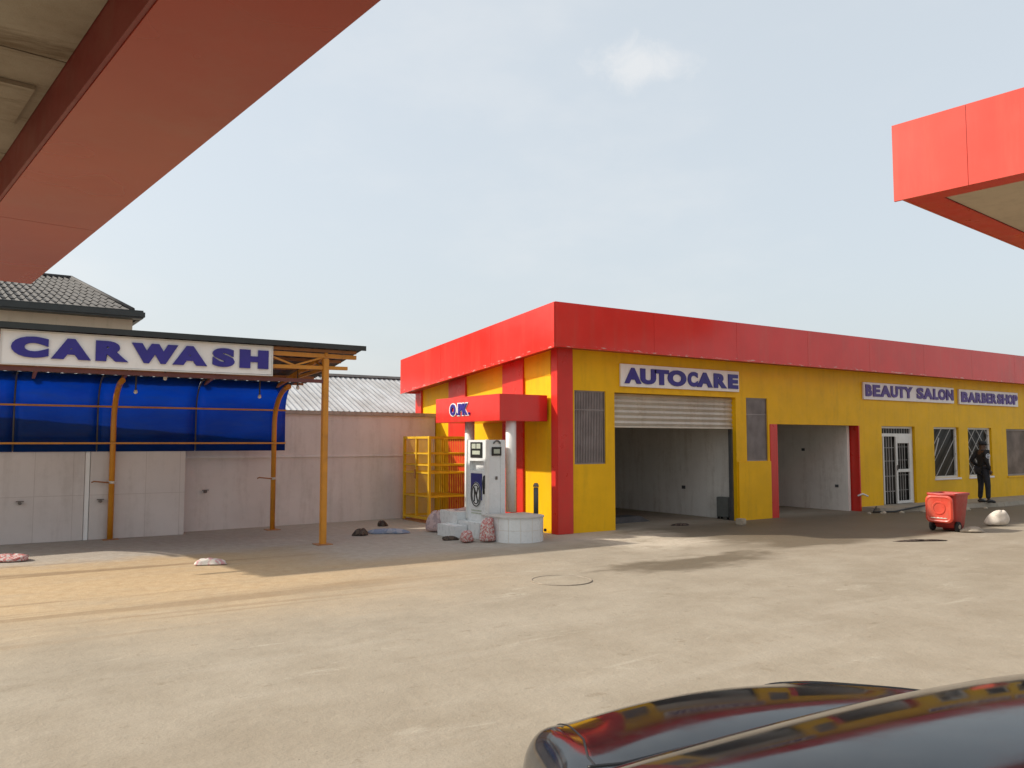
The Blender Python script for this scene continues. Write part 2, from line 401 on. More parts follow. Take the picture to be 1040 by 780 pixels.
def letters(mb, items, z0, z1, plane, depth, bold=.05, slant=0.):
    """items: (char, u0, u1[, z0, z1]); plane(u, z, d) -> world point, d out of the board"""
    for it in items:
        ch, a, b = it[:3]; lo, hi = (it[3], it[4]) if len(it) > 3 else (z0, z1)
        cu = bpy.data.curves.new('lettering', 'FONT'); cu.body = ch; cu.offset = bold; cu.extrude = .5; cu.resolution_u = 5
        o = bpy.data.objects.new('lettering', cu); COL.objects.link(o)
        dg = bpy.context.evaluated_depsgraph_get(); dg.update()
        me = bpy.data.meshes.new_from_object(o.evaluated_get(dg))
        bpy.data.objects.remove(o); bpy.data.curves.remove(cu)
        xs = [v.co.x for v in me.vertices]; ys = [v.co.y for v in me.vertices]
        x0, x1, y0, y1 = min(xs), max(xs), min(ys), max(ys)
        vs = []
        for v in me.vertices:
            q = (v.co.y - y0) / (y1 - y0); w = (v.co.x - x0) / (x1 - x0)
            vs.append(mb.bm.verts.new(plane(a + (b - a) * w + slant * (q - .5) * (hi - lo), lo + (hi - lo) * q, depth * (v.co.z + .5))))
        for p in me.polygons:
            try: mb.bm.faces.new([vs[i] for i in p.vertices])
            except ValueError: pass
        bpy.data.meshes.remove(me)
    bmesh.ops.recalc_face_normals(mb.bm, faces=mb.bm.faces)
    return mb

def arc_pts(c, r, a0, a1, n, f):
    return [f(c[0] + r * math.cos(a0 + (a1 - a0) * i / n), c[1] + r * math.sin(a0 + (a1 - a0) * i / n)) for i in range(n + 1)]

# ------------------------------------------------------------------ setting
g = MB()
N = 90
xs = [-400, -150, -60, -30] + [-18 + .5 * i for i in range(81)] + [40, 80, 200, 400]
ys = [-400, -150, -60, -30] + [-16 + .5 * i for i in range(49)] + [20, 40, 90, 200, 400]
grid = {}
for i, x in enumerate(xs):
    for j, y in enumerate(ys):
        grid[i, j] = g.bm.verts.new((x, y, 0))
for i in range(len(xs) - 1):
    for j in range(len(ys) - 1):
        g.bm.faces.new((grid[i, j], grid[i + 1, j], grid[i + 1, j + 1], grid[i, j + 1]))
struct(g.build('ground', 'ground'))
g = MB()      # raised pavement before the shops: a run of slabs with broken edge
px = [9.62, 10.4, 11.6, 12.9, 14.3, 15.8, 17.6, 20, 26]
ed = [-.52, -.72, -.9, -1.0, -1.22, -1.1, -1.16, -1.1, -1.1]
for i in range(len(px) - 1):
    g.hull([(px[i] + .004, ed[i], 0), (px[i + 1] - .004, ed[i + 1], 0), (px[i + 1] - .004, .12, 0), (px[i] + .004, .12, 0)],
           [(px[i] + .004, ed[i] + .03, .11), (px[i + 1] - .004, ed[i + 1] + .03, .11), (px[i + 1] - .004, .12, .11), (px[i] + .004, .12, .11)])
struct(g.build('pavement', 'pavement'))

# ------------------------------------------------------------------ shop building
B = thing('shop_building', 'long yellow building with red fascia and red pilasters, open bays and shop doors', 'building', (0, 0, 0))
L = 24.0; DEP = 5.85
def roofz(y): return 4.36 - .087 * (y + .5)
H = {'gl': (.40, 1.19, 1.32, 2.76), 'bay': (1.42, 4.99, -1, 2.75), 'gr': (5.34, 6.07, 1.32, 2.76), 'bay2': (6.40, 9.56, -1, 2.17),
     'door': (10.58, 12.12, -1, 2.17), 'w1': (13.06, 14.36, .75, 2.17), 'w2': (14.86, 16.2, .75, 2.17), 'w3': (17.08, 18.7, .72, 2.15), 'w4': (19.6, 21.0, .75, 2.17)}
wall_faces(MB(), 'x', .34, L, 0, 3.62, 0, .22, list(H.values())).build('front_wall', 'yellow', B)
wall_faces(MB(), 'y', .222, DEP, 0, 3.05, 0.0, .22, []).build('side_wall', 'yellow', B)
wall_faces(MB(), 'x', .22, L, 0, 3.0, DEP - .2, DEP - .002, []).build('rear_wall', 'yellow', B)
m = MB(); m.poly([(0, .222, 3.05), (0, DEP, 3.05), (0, DEP, 3.25), (0, .222, 3.75)]); m.build('side_gable', 'yellow', B, solid=.02)
MB().box((L - .2, .22, 0), (L, DEP - .2, 3.0)).build('end_wall', 'yellow', B)
# pilasters
MB().box((-.04, -.04, 0), (.34, .17, 3.62), .008).build('pilaster', 'redpaint', B)
for a, b in ((1.12, 1.88), (3.42, 4.19), (5.57, 5.87)):
    MB().hull([(-.05, a, 0), (-.001, a, 0), (-.001, b, 0), (-.05, b, 0)], [(-.05, a, 3.545 - .0941 * a), (-.001, a, 3.545 - .0941 * a), (-.001, b, 3.545 - .0941 * b), (-.05, b, 3.545 - .0941 * b)]).build('pilaster', 'redpaint', B)
MB().box((6.13, -.012, 0), (6.40, .20, 2.168), .006).build('pilaster', 'redpaint', B)
m = MB(); m.box((9.545, -.012, 0), (9.60, .45, 2.168), .005); m.build('bay_jamb', 'redpaint', B)
MB().box((5.02, -.035, 0), (6.125, -.001, 1.312), .006).build('wall_plinth', 'yellow', B)
# sloping fascia box: front, side and far end
f = MB(); zb = .85
OX, OY = -.42, -.45
def fas(x0, x1, y, th): f.box((x0, y, 3.52), (x1, y + th, 4.365))
seams = [OX + .03, 2.1, 4.55, 7.0, 9.45, 11.9, 14.35, 16.8, 19.25, 21.7, L + .3]
for a, b in zip(seams, seams[1:]): fas(a + .003, b - .003, OY, .03)
ysd = [OY, 1.75, 3.9, 5.98]
for a, b in zip(ysd, ysd[1:]):
    f.hull([(OX, a + .003, roofz(a) - zb), (OX + .03, a + .003, roofz(a) - zb), (OX + .03, b - .003, roofz(b) - zb), (OX, b - .003, roofz(b) - zb)],
           [(OX, a + .003, roofz(a)), (OX + .03, a + .003, roofz(a)), (OX + .03, b - .003, roofz(b)), (OX, b - .003, roofz(b))])
f.hull([(OX + .03, 5.95, 2.96), (L, 5.95, 2.96), (L, 5.98, 2.96), (OX + .03, 5.98, 2.96)], [(OX + .03, 5.95, 3.80), (L, 5.95, 3.80), (L, 5.98, 3.80), (OX + .03, 5.98, 3.80)])
f.build('fascia', 'red_fascia', B)
f = MB()
f.poly([(OX + .03, OY + .03, 3.56), (L, OY + .03, 3.56), (L, .0, 3.56), (OX + .03, .0, 3.56)])
f.poly([(OX + .03, 0, 3.56), (0, 0, 3.56), (0, 5.95, 3.0), (OX + .03, 5.95, 3.0)])
f.build('soffit', 'soffit', B, solid=.012)
f = MB(); f.poly([(OX + .03, OY + .03, 4.24), (L, OY + .03, 4.24), (L, 5.95, 3.66), (OX + .03, 5.95, 3.66)]); f.build('roof', 'zinc', B, solid=.03)
# inner rooms
for nm, x0, x1 in (('interior_wall', 5.16, 5.26), ('interior_wall', 6.28, 6.36), ('interior_wall', 9.40, 9.50)):
    MB().box((x0, .225, 0), (x1, DEP - .2, 3.3)).build(nm, 'white_wall', B)
MB().box((.225, DEP - .26, 0), (9.39, DEP - .203, 3.3)).build('interior_wall', 'white_wall', B)
MB().box((.222, .23, 0), (.24, DEP - .27, 3.0)).build('interior_wall', 'white_wall', B)
MB().box((.222, .222, 2.9), (9.6, DEP - .2, 2.95)).build('ceiling', 'dark_ceiling', B)
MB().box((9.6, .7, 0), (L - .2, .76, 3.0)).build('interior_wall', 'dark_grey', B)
# louvred grilles
for nm in ('gl', 'gr'):
    x0, x1, z0, z1 = H[nm]; y0 = .05
    fr = MB()
    for a, b in (((x0, z0), (x1, z0 + .025)), ((x0, z1 - .025), (x1, z1)), ((x0, z0 + .025), (x0 + .02, z1 - .025)), ((x1 - .02, z0 + .025), (x1, z1 - .025))):
        fr.box((a[0], y0 - .02, a[1]), (b[0], y0 + .03, b[1]))
    gobj = fr.build('grille', 'louvre', B)
    s = MB(); n = int((x1 - x0 - .05) / .04)
    for i in range(n):
        xx = x0 + .04 + i * .04
        s.box((xx - .012, y0 - .012, z0 + .025), (xx + .012, y0 + .006, z1 - .025))
    s.box((x0 + .02, y0 - .016, z1 - .39), (x1 - .02, y0 - .012, z1 - .365))
    s.box((x0 + .02, y0 + .008, z0 + .025), (x1 - .02, y0 + .012, z1 - .025))
    s.build('slats', 'louvre', gobj)
# roller shutter, rolled most of the way up
s = MB(); z = 2.74; pts = []
nrib = 6; hgt = .66 / nrib
for i in range(nrib):
    za = z - i * hgt
    for q, d in ((0, .012), (.12, .0), (.5, -.022), (.88, .0), (1., .012)):
        pts.append((za - q * hgt, .12 + d))
v0 = [s.bm.verts.new((1.425, y, zz)) for zz, y in pts]; v1 = [s.bm.verts.new((4.985, y, zz)) for zz, y in pts]
for i in range(len(pts) - 1): s.bm.faces.new((v0[i], v0[i + 1], v1[i + 1], v1[i]))
sh = s.build('roller_shutter', 'shutter', B, solid=.006)
s = MB().box((1.425, .085, 2.045), (4.985, .15, 2.082), .005)
s.build('bottom_rail', 'shutter', sh)
for x0, x1 in ((1.42, 1.47), (4.94, 4.99)):
    MB().box((x0, .10, 0), (x1, .19, 2.04)).build('shutter_guide', 'dark_grey', B)
# glazed security door
d = MB(); X0, X1, Z0, Z1 = 10.60, 12.10, .112, 2.165; xm = 11.28
for a, b in (((X0, Z0), (X0 + .07, Z1)), ((X1 - .07, Z0), (X1, Z1)), ((X0 + .07, Z1 - .05), (X1 - .07, Z1)), ((X0 + .07, 1.90), (X1 - .07, 1.98))):
    d.box((a[0], .07, a[1]), (b[0], .13, b[1]))
dr = d.build('door', 'alu_white', B)
MB().box((X0 + .03, .128, Z0), (X1 - .03, .133, Z1 - .03)).build('pane', 'glass', dr)
d = MB()
for a, b in (((xm, Z0 + .01), (xm + .07, 1.9)), ((X1 - .20, Z0 + .01), (X1 - .10, 1.9)), ((xm + .07, 1.72), (X1 - .2, 1.9)), ((xm + .07, .95), (X1 - .2, 1.03)), ((xm + .07, Z0 + .01), (X1 - .2, Z0 + .08)),
             ((X0 + .09, Z0 + .01), (X0 + .14, 1.9))):
    d.box((a[0], .045, a[1]), (b[0], .09, b[1]), .004)
d.build('door_leaf', 'alu_white', dr)
d = MB()
for i in range(4): d.bar((X0 + .2 + i * .12, .10, Z0 + .02), (X0 + .2 + i * .12, .10, 1.9), .014)
for i in range(4): d.bar((xm + .15 + i * .11, .10, Z0 + .05), (xm + .15 + i * .11, .10, 1.75), .012)
for zz in (.45, .85, 1.25, 1.6): d.bar((X0 + .14, .105, zz), (xm, .105, zz), .014); d.bar((xm + .07, .105, zz + .02), (X1 - .2, .105, zz + .02), .010)
for i in range(11): d.bar((X0 + .10 + i * .12, .10, 1.98), (X0 + .10 + i * .12, .10, 2.12), .012)
d.tube(arc_pts((11.35, 1.72), .62, math.radians(38), math.radians(142), 14, lambda a, b: (a, .10, b * .6 + .96)), .012, 6)
d.build('burglar_bars', 'bar_grey', dr)
MB().box((xm + .02, .02, 1.0), (xm + .045, .045, 1.14), .004).build('handle', 'tap', dr)
# windows
for nm, bars, gm in (('w1', 1, 'glass'), ('w2', 2, 'glass'), ('w3', 0, 'glass_brown'), ('w4', 1, 'glass')):
    x0, x1, z0, z1 = H[nm]
    w = MB(); yy = .10; t = .05
    for a, b in (((x0, z0), (x1, z0 + t)), ((x0, z1 - t), (x1, z1)), ((x0, z0 + t), (x0 + .03, z1 - t)), ((x1 - .09, z0 + t), (x1, z1 - t))):
        w.box((a[0], yy - .03, a[1]), (b[0], yy + .03, b[1]))
    wo = w.build('window', 'alu_white' if bars else 'louvre', B)
    MB().box((x0 + .02, yy + .012, z0 + .03), (x1 - .02, yy + .018, z1 - .03)).build('pane', gm, wo)
    MB().box((x0 - .03, -.03, z0 - .055), (x1 + .03, .07, z0 - .002), .006).build('sill', 'yellow' if not bars else 'sign_pale', wo)
    if bars:
        w = MB(); X0, X1, Z0, Z1 = x0 + .03, x1 - .09, z0 + t, z1 - t
        def clip(x, zlo, dx):      # diagonal rising by dx over the full height, clipped to the opening
            a = Vector((x, Z0)); bb = Vector((x + dx, Z1)); d_ = bb - a; t0, t1 = 0., 1.
            for lo, hi in ((X0, X1),):
                if d_.x > 0: t0 = max(t0, (lo - a.x) / d_.x); t1 = min(t1, (hi - a.x) / d_.x)
                else: t0 = max(t0, (hi - a.x) / d_.x); t1 = min(t1, (lo - a.x) / d_.x)
            return (a + d_ * t0, a + d_ * t1) if t1 - t0 > .08 else None
        wd = (.024, .014) if bars == 1 else (.018, .018)
        for i in range(-4, 6):
            for dx, k_, off in ((1.25, 0, 0), (-1.25, 1, .2)):
                if dx < 0 and bars == 1: continue
                q = clip(X0 + .12 + i * .46 + off + (0 if dx > 0 else .1), 0, dx)
                if q: w.bar((q[0].x, .055 + .012 * k_, q[0].y), (q[1].x, .055 + .012 * k_, q[1].y), wd[i % 2], .012, (0, 1, 0))
        if bars == 1:
            w.bar((x0 + .08, .05, z0 + .62), (x0 + .33, .05, z1 - .3), .05, .01, (0, 1, 0))
        w.build('burglar_bars', 'bar_grey', wo)
# stub pipe, wall sockets
MB().tube([(9.44, -.02, .40), (9.60, -.05, .44), (9.70, -.13, .38)], .022, 8).build('waste_pipe', 'post_white', B)
for p_ in ((9.385, 1.55, 1.55), (9.385, .55, .62)):
    MB().box((p_[0], p_[1] - .05, p_[2] - .035), (p_[0] + .013, p_[1] + .05, p_[2] + .035), .003).build('wall_socket', 'dark_grey', B)
MB().box((5.147, 1.75, .62), (5.158, 1.87, .70), .003).build('wall_socket', 'dark_grey', B)

# ------------------------------------------------------------------ signs fixed to the building
def sign(label, x0, x1, z0, z1, items, lz0, lz1, bm='sign_white', lm='blue_letter', y=-.004, th=.05, bold=.05, slant=0., group=None):
    t = thing('shop_sign', label, 'sign', ((x0 + x1) / 2, y, z0), group)
    bd = MB(); bd.box((x0, y - th, z0), (x1, y, z1), .006); bd.build('sign_board', bm, t)
    mb = MB(); letters(mb, items, lz0, lz1, lambda u, z, d: (u, y - th - .001 - d, z), .022, bold, slant)
    mb.build('lettering', lm, t)
    return t
sign('long white board reading AUTOCARE in blue capitals above the half rolled shutter', 1.55, 5.06, 2.875, 3.335,
     [('A', 1.64, 2.09), ('U', 2.07, 2.50), ('T', 2.46, 2.87), ('O', 2.84, 3.38, 2.93, 3.27), ('C', 3.43, 3.73), ('A', 3.71, 4.19), ('R', 4.23, 4.64), ('E', 4.69, 5.01)], 2.94, 3.26, bold=.06)
sign('pale board reading BEAUTY SALON in purple capitals above the white security door', 9.76, 14.08, 2.85, 3.29,
     [('B', 9.83, 10.10), ('E', 10.15, 10.46), ('A', 10.47, 10.95), ('U', 10.95, 11.27), ('T', 11.27, 11.60), ('Y', 11.56, 11.97),
      ('S', 12.17, 12.50), ('A', 12.49, 12.97), ('L', 12.99, 13.24), ('O', 13.25, 13.63), ('N', 13.66, 14.03)], 2.93, 3.235, 'sign_pale', 'purple_letter', bold=.05)
sign('shorter pale board reading BARBER SHOP in purple capitals above the barred windows', 14.36, 17.78, 2.84, 3.27,
     [('B', 14.46, 14.82), ('A', 14.82, 15.24), ('R', 15.25, 15.58), ('B', 15.60, 15.84), ('E', 15.88, 16.12), ('R', 16.14, 16.45),
      ('S', 16.50, 16.76), ('H', 16.78, 17.12), ('O', 17.13, 17.45), ('P', 17.46, 17.73)], 2.90, 3.20, 'sign_pale', 'purple_letter', bold=.05)

# ------------------------------------------------------------------ fuel pump island and its little canopy
C1 = thing('pump_canopy', 'small red box canopy on two white posts over the fuel dispenser', 'canopy', (-.6, 1.5, 0))
m = MB(); m.box((-1.15, .27, 2.15), (-.052, 2.77, 2.655), .006); m.build('canopy_box', 'red', C1)
for y_ in (.42, 1.95):
    MB().tube([(-.80, y_, .44 if y_ < 1 else 0), (-.80, y_, 2.149)], .10, 20).build('post', 'post_white', C1)
mb = MB()      # lettering on the face towards the yard, running from far to near
letters(mb, [('O', 2.12, 1.90), ('.', 1.87, 1.82, 2.29, 2.34), ('P', 1.79, 1.62), ('K', 1.62, 1.42), ('.', 1.39, 1.34, 2.29, 2.34)], 2.29, 2.52, lambda u, z, d: (-1.152 - d, u, z), .025, .06)
mb.build('lettering', 'blue_letter', C1)
mb = MB(); letters(mb, [('O', 2.17, 1.86, 2.27, 2.54), ('P', 1.84, 1.59, 2.27, 2.54), ('K', 1.65, 1.38, 2.27, 2.54)], 2.27, 2.54, lambda u, z, d: (-1.1505 - d, u, z), .012, .10)
mb.build('letter_backing', 'sign_white', C1)
IS = thing('pump_island', 'white tiled pump island with a rounded near end and stepped blocks', 'island', (-1.15, .4, 0))
def stad(r, z):
    p = [(-1.15 + r * math.cos(t), -.33 + r * math.sin(t), z) for t in [math.pi + math.pi * i / 24 for i in range(25)]]
    return p + [(-1.15 + r, .16, z), (-1.15 - r, .16, z)]
m = MB(); m.hull(stad(.45, 0), stad(.45, .42)); 
m.build('rounded_end', 'pump_white', IS)
m = MB(); m.hull(stad(.47, .4205), stad(.47, .445)); m.build('cap', 'cap_grey', IS)
m = MB(); 
for i in range(7):
    t = math.pi * (1.04 + .153 * i); m.bar((-1.15 + .4505 * math.cos(t), -.33 + .4505 * math.sin(t), .0), (-1.15 + .4505 * math.cos(t), -.33 + .4505 * math.sin(t), .419), .006, .004)
m.tube([(-1.15 + .450 * math.cos(t), -.33 + .450 * math.sin(t), .21) for t in [math.pi + math.pi * i / 24 for i in range(25)]], .0028, 4)
m.build('tile_joints', 'sack_white', IS)
m = MB(); m.box((-.82, -.71, .17), (-.79, -.66, .22), .004); m.build('cable_outlet', 'black', IS)
MB().box((-1.66, .162, 0), (-.74, .93, .29), .006).build('pump_ledge', 'pump_white', IS)
MB().box((-1.68, .932, 0), (-.74, 1.60, .44), .006).build('step_block', 'pump_white', IS)
MB().box((-1.95, .55, 0), (-1.682, 1.2, .22), .006).build('step_block', 'pump_white', IS)
m = MB(); m.tube([(-.66, -.20, .44), (-.66, -.20, .92)], .045, 12); 
ST = thing('stub_pipe', 'black capped stub pipe standing on the rounded island end', 'pipe', (-.66, -.20, .445))
m.build('pipe', 'dark_grey', ST)
MB().tube([(-.66, -.20, .93), (-.66, -.20, .96), (-.66, -.20, 1.0)], [.055, .05, .03], 12).build('cap', 'tap', ST)

PU = thing('fuel_dispenser', 'white fuel dispenser with screen, dark blue panel and round emblem', 'fuel pump', (-1.25, .57, .292))
px0, px1, py0, py1, pz0, pz1 = -1.47, -1.05, .22, .92, .292, 1.79
def shell(x0, x1, y0, y1, z0, z1, bev=.015): return MB().box((x0, y0, z0), (x1, y1, z1), bev)
w = wall_faces(MB(), 'y', py0 + .01, py1 - .01, pz0, pz1, px0, px0 + .30, [(py0 + .10, py1 - .10, 1.22, 1.40)])
w.build('cabinet_front', 'pump_white', PU)
MB().box((px0 + .301, py0, pz0), (px1, py1, pz1), .012).build('cabinet_back', 'pump_white', PU)
MB().box((px0 + .10, py0 + .011, pz0 + .01), (px0 + .30, py1 - .011, pz1 - .01)).build('cabinet_core', 'pump_white', PU)
m = MB(); 
for y_ in (py0 - .012, py1 - .028): m.box((px0 - .02, y_, pz0 + .02), (px0 + .06, y_ + .04, pz1 + .01), .01)
m.build('side_trim', 'post_white', PU)
sc = MB().box((px0 - .014, py0 + .14, 1.46), (px0 - .001, py1 - .14, 1.75), .004).build('screen', 'screen', PU)
m = MB(); m.box((px0 - .018, py0 + .19, 1.63), (px0 - .0145, py0 + .33, 1.72)); m.box((px0 - .018, py0 + .36, 1.63), (px0 - .0145, py0 + .50, 1.72)); m.box((px0 - .018, py0 + .21, 1.52), (px0 - .0145, py0 + .48, 1.59))
m.build('readout', 'lcd', sc)
MB().box((px0 - .012, py0 + .15, .68), (px0 - .001, py1 - .16, 1.17), .003).build('blue_panel', 'pump_blue', PU)
def disc(mb, cy, cz, ry, rz_, x, n=32):
    mb.hull([(x, cy + ry * math.cos(t), cz + rz_ * math.sin(t)) for t in [2 * math.pi * i / n for i in range(n)]],
            [(x - .003, cy + ry * math.cos(t), cz + rz_ * math.sin(t)) for t in [2 * math.pi * i / n for i in range(n)]])
cy, cz = .565, .78
m = MB(); disc(m, cy, cz, .185, .23, px0 - .0125); em = m.build('emblem', 'pump_white', PU)
m = MB()
for r1, r2 in ((.172, .215), (.135, .17)):
    m.tube([(px0 - .017, cy + r1 * math.cos(t), cz + r2 * math.sin(t)) for t in [2 * math.pi * i / 36 for i in range(37)]], .011, 5, False)
m.bar((px0 - .017, cy + .05, cz - .13), (px0 - .017, cy + .05, cz + .13), .035, .006, (1, 0, 0))
m.bar((px0 - .018, cy + .05, cz + .12), (px0 - .018, cy - .07, cz - .13), .035, .006, (1, 0, 0))
m.bar((px0 - .019, cy - .07, cz + .13), (px0 - .019, cy - .02, cz - .02), .03, .006, (1, 0, 0))
m.bar((px0 - .017, cy - .07, cz - .13), (px0 - .017, cy - .03, cz - .03), .03, .006, (1, 0, 0))
m.build('emblem_mark', 'black', em)
m = MB(); 
for i in range(2): m.box((px0 - .004, py0 + .17, .42 + i * .05), (px0 - .001, py1 - .17, .445 + i * .05))
m.build('small_print', 'lcd', PU)
nz = MB(); nz.box((px0 - .035, py0 + .02, .90), (px0 - .001, py0 + .07, 1.14), .01); nz.tube([(px0 - .03, py0 + .045, 1.12), (px0 - .045, py0 + .045, 1.0), (px0 - .03, py0 + .045, .80)], .018, 8)
nz.build('nozzle', 'black', PU)
sp = MB().box((-1.36, py0 - .012, 1.50), (-1.15, py0 - .001, 1.66), .004).build('side_display', 'screen', PU)
MB().box((-1.32, py0 - .015, 1.54), (-1.19, py0 - .0125, 1.62)).build('readout', 'lcd', sp)
m = MB(); m.tube(arc_pts((-1.25, 1.70), .075, .3, 2.84, 8, lambda a, b: (a, py0 - .01, b)), .014, 6); m.build('vent', 'dark_grey', PU)
MB().box((-1.28, py0 - .008, 1.06), (-1.23, py0 - .001, 1.12), .003).build('lock', 'tap', PU)

# gas cylinder cage
CG = thing('storage_cage', 'tall yellow open-barred storage cage with shelves between wall and pilaster', 'cage', (-.6, 3.8, 0))
ax0, ax1, ay0, ay1, az = -1.05, -.09, 3.22, 4.42, 1.88
m = MB()
for x_ in (ax0, ax1):
    for y_ in (ay0, ay1): m.box((x_ - .03, y_ - .03, 0), (x_ + .03, y_ + .03, az), .004)
for z_ in (.10, az - .03):
    for x_ in (ax0, ax1): m.bar((x_, ay0 + .03, z_), (x_, ay1 - .03, z_), .05)
    for y_ in (ay0, ay1): m.bar((ax0 + .03, y_, z_), (ax1 - .03, y_, z_), .05)
m.bar((ax0, (ay0 + ay1) / 2, .12), (ax0, (ay0 + ay1) / 2, az - .05), .05)
m.build('frame', 'cage_yellow', CG)
m = MB()
for i in range(1, 30):
    y_ = ay0 + .03 + (ay1 - ay0 - .06) * i / 30; m.bar((ax0 + .005, y_, .12), (ax0 + .005, y_, az - .05), .007)
for i in range(1, 20):
    x_ = ax0 + .03 + (ax1 - ax0 - .06) * i / 20; m.bar((x_, ay0 + .005, .12), (x_, ay0 + .005, az - .05), .007)
m.build('mesh_bars', 'cage_yellow', CG)
for z_ in (.57, 1.08, 1.25, 1.50):
    m = MB()
    for x_ in (ax0, ax1): m.bar((x_, ay0 + .03, z_), (x_, ay1 - .03, z_), .035)
    for y_ in (ay0, ay1): m.bar((ax0 + .03, y_, z_), (ax1 - .03, y_, z_), .035)
    if z_ in (.57, 1.08): 
        for i in range(9): y_ = ay0 + .1 + i * .125; m.bar((ax0 + .02, y_, z_), (ax1 - .02, y_, z_), .02)
    m.build('shelf', 'cage_yellow', CG)
m = MB(); m.box((ax0 - .03, ay0 - .03, .0), (ax1 + .03, ay1 + .03, .028)); m.build('base_tray', 'brown_steel', CG)
MB().box((ax0 - .05, 3.80, .95), (ax0 - .031, 3.86, 1.15), .004).build('latch', 'brown_steel', CG)

# ------------------------------------------------------------------ boundary wall and stepped tiled wall
BW = thing('boundary_wall', 'pinkish grey rendered boundary wall with coping behind the wash bay and cage', 'wall', (-3, 4.6, 0)); BW['kind'] = 'thing'
def bwy(x): return 4.42 + (x + 6) * .075
m = MB()
for x0, x1 in ((-13., -8.), (-8., -6.), (-6., -4.3), (-4.3, -2.2), (-2.2, -.03)):
    m.hull([(x0, bwy(x0), 0), (x1, bwy(x1), 0), (x1, bwy(x1) + .2, 0), (x0, bwy(x0) + .2, 0)], [(x0, bwy(x0), 2.35), (x1, bwy(x1), 2.35), (x1, bwy(x1) + .2, 2.35), (x0, bwy(x0) + .2, 2.35)])
m.build('wall', 'boundary', BW, dbl=True)
m = MB(); m.hull([(-13, bwy(-13) - .05, 2.352), (-.03, bwy(-.03) - .05, 2.352), (-.03, bwy(-.03) + .25, 2.352), (-13, bwy(-13) + .25, 2.352)],
                 [(-13, bwy(-13) - .05, 2.43), (-.03, bwy(-.03) - .05, 2.43), (-.03, bwy(-.03) + .25, 2.43), (-13, bwy(-13) + .25, 2.43)]); m.build('coping', 'coping', BW)
m = MB(); m.hull([(-5.9, bwy(-5.9) - .025, 1.43), (-.03, bwy(-.03) - .025, 1.43), (-.03, bwy(-.03) - .001, 1.43), (-5.9, bwy(-5.9) - .001, 1.43)],
                 [(-5.9, bwy(-5.9) - .018, 1.47), (-.03, bwy(-.03) - .018, 1.47), (-.03, bwy(-.03) - .001, 1.47), (-5.9, bwy(-5.9) - .001, 1.47)]); m.build('ledge', 'boundary', BW)
TW = thing('tiled_wall', 'low panelled wall with water points under the blue sheets of the wash bay', 'wall', (-8, 4, 0)); TW['kind'] = 'thing'
m = MB()
for x0, x1 in ((-12.5, -9.4), (-9.392, -7.62), (-7.53, -5.905)):
    m.box((x0, 3.962 if x0 > -7.6 else 3.98, 0), (x1, 4.25, 1.66), .006)
m.build('panel', 'tiles', TW)
MB().box((-7.612, 4.0, 0), (-7.538, 4.2, 1.66)).build('joint_post', 'sign_white', TW)
def tap(p, par):
    o = MB().tube([(p[0], p[1], p[2]), (p[0], p[1] - .09, p[2])], .028, 10).build('tap', 'tap', par)
    MB().bar((p[0] - .06, p[1] - .06, p[2] + .03), (p[0] + .06, p[1] - .06, p[2] + .03), .016).build('handle', 'tap', o)
tap((-8.61, 3.98, .70), TW); tap((-7.36, 3.962, .69), TW); tap((-5.42, bwy(-5.42), .77), BW)

# ------------------------------------------------------------------ car wash shelter
CW = thing('wash_shelter', 'orange steel car wash shelter with blue curved sheets and dark sloping roof', 'shelter', (-6.5, 2.5, 0))
RX0, RX1 = -10.1, -3.62
def rz(y): return 3.375 - .147 * (y - .95)
ry0, ry1 = .85, 3.85
m = MB(); n = 60
ra = []; rb = []
for i in range(n + 1):
    x_ = RX0 + (RX1 - RX0) * i / n; dz = .012 * (1 if i % 2 else -1)
    ra.append(m.bm.verts.new((x_, ry0, rz(ry0) + dz + .02))); rb.append(m.bm.verts.new((x_, ry1, rz(ry1) + dz + .02)))
for i in range(n): m.bm.faces.new((ra[i], ra[i + 1], rb[i + 1], rb[i]))
m.build('roof_sheet', 'roof_dark', CW, solid=.012)
m = MB(); m.box((RX0, ry0 - .03, rz(ry0) - .035), (RX1 + .02, ry0 - .012, rz(ry0) + .05)); m.build('roof_edge', 'gutter', CW)
# purlins and rafters
m = MB()
for y_ in (1.05, 1.75, 2.45, 3.15, 3.75): m.bar((RX0 + .1, y_, rz(y_) - .03), (RX1 - .08, y_, rz(y_) - .03), .05, .05)
m.build('purlins', 'brown_steel', CW)
for x_ in (-9.9, -8.5, -7.12, -5.65, -4.26):
    m = MB(); m.bar((x_, 1.0, rz(1.0) - .10), (x_, 3.85, rz(3.85) - .10), .05, .07)
    if x_ > -5:
        m.bar((x_, 1.0, rz(1.) - .34), (x_, 2.9, rz(2.9) - .14), .04, .05)
        for y_, y2 in ((1.1, 1.5), (1.5, 1.9), (1.9, 2.3)): m.bar((x_, y_, rz(1.) - .33 + (y_ - 1.) * .03), (x_, y2, rz(y2) - .12), .025)
    m.build('rafter', 'brown_steel' if x_ < -5 else 'orange_steel', CW)
m = MB(); m.bar((RX0 + .05, 1.05, 3.245), (-3.70, 1.05, 3.245), .07, .07); m.bar((-5.4, 1.05, 3.02), (-3.86, 1.05, 3.045), .055, .06)
m.bar((-5.3, 1.05, 3.22), (-4.8, 1.05, 3.05), .03); m.bar((-4.8, 1.05, 3.06), (-4.3, 1.05, 3.22), .03)
m.build('front_beam', 'orange_steel', CW)
m = MB(); m.bar((RX0 + .05, 1.02, 2.80), (-4.3, 1.02, 2.80), .05, .06); m.build('sign_rail', 'maroon_steel', CW)
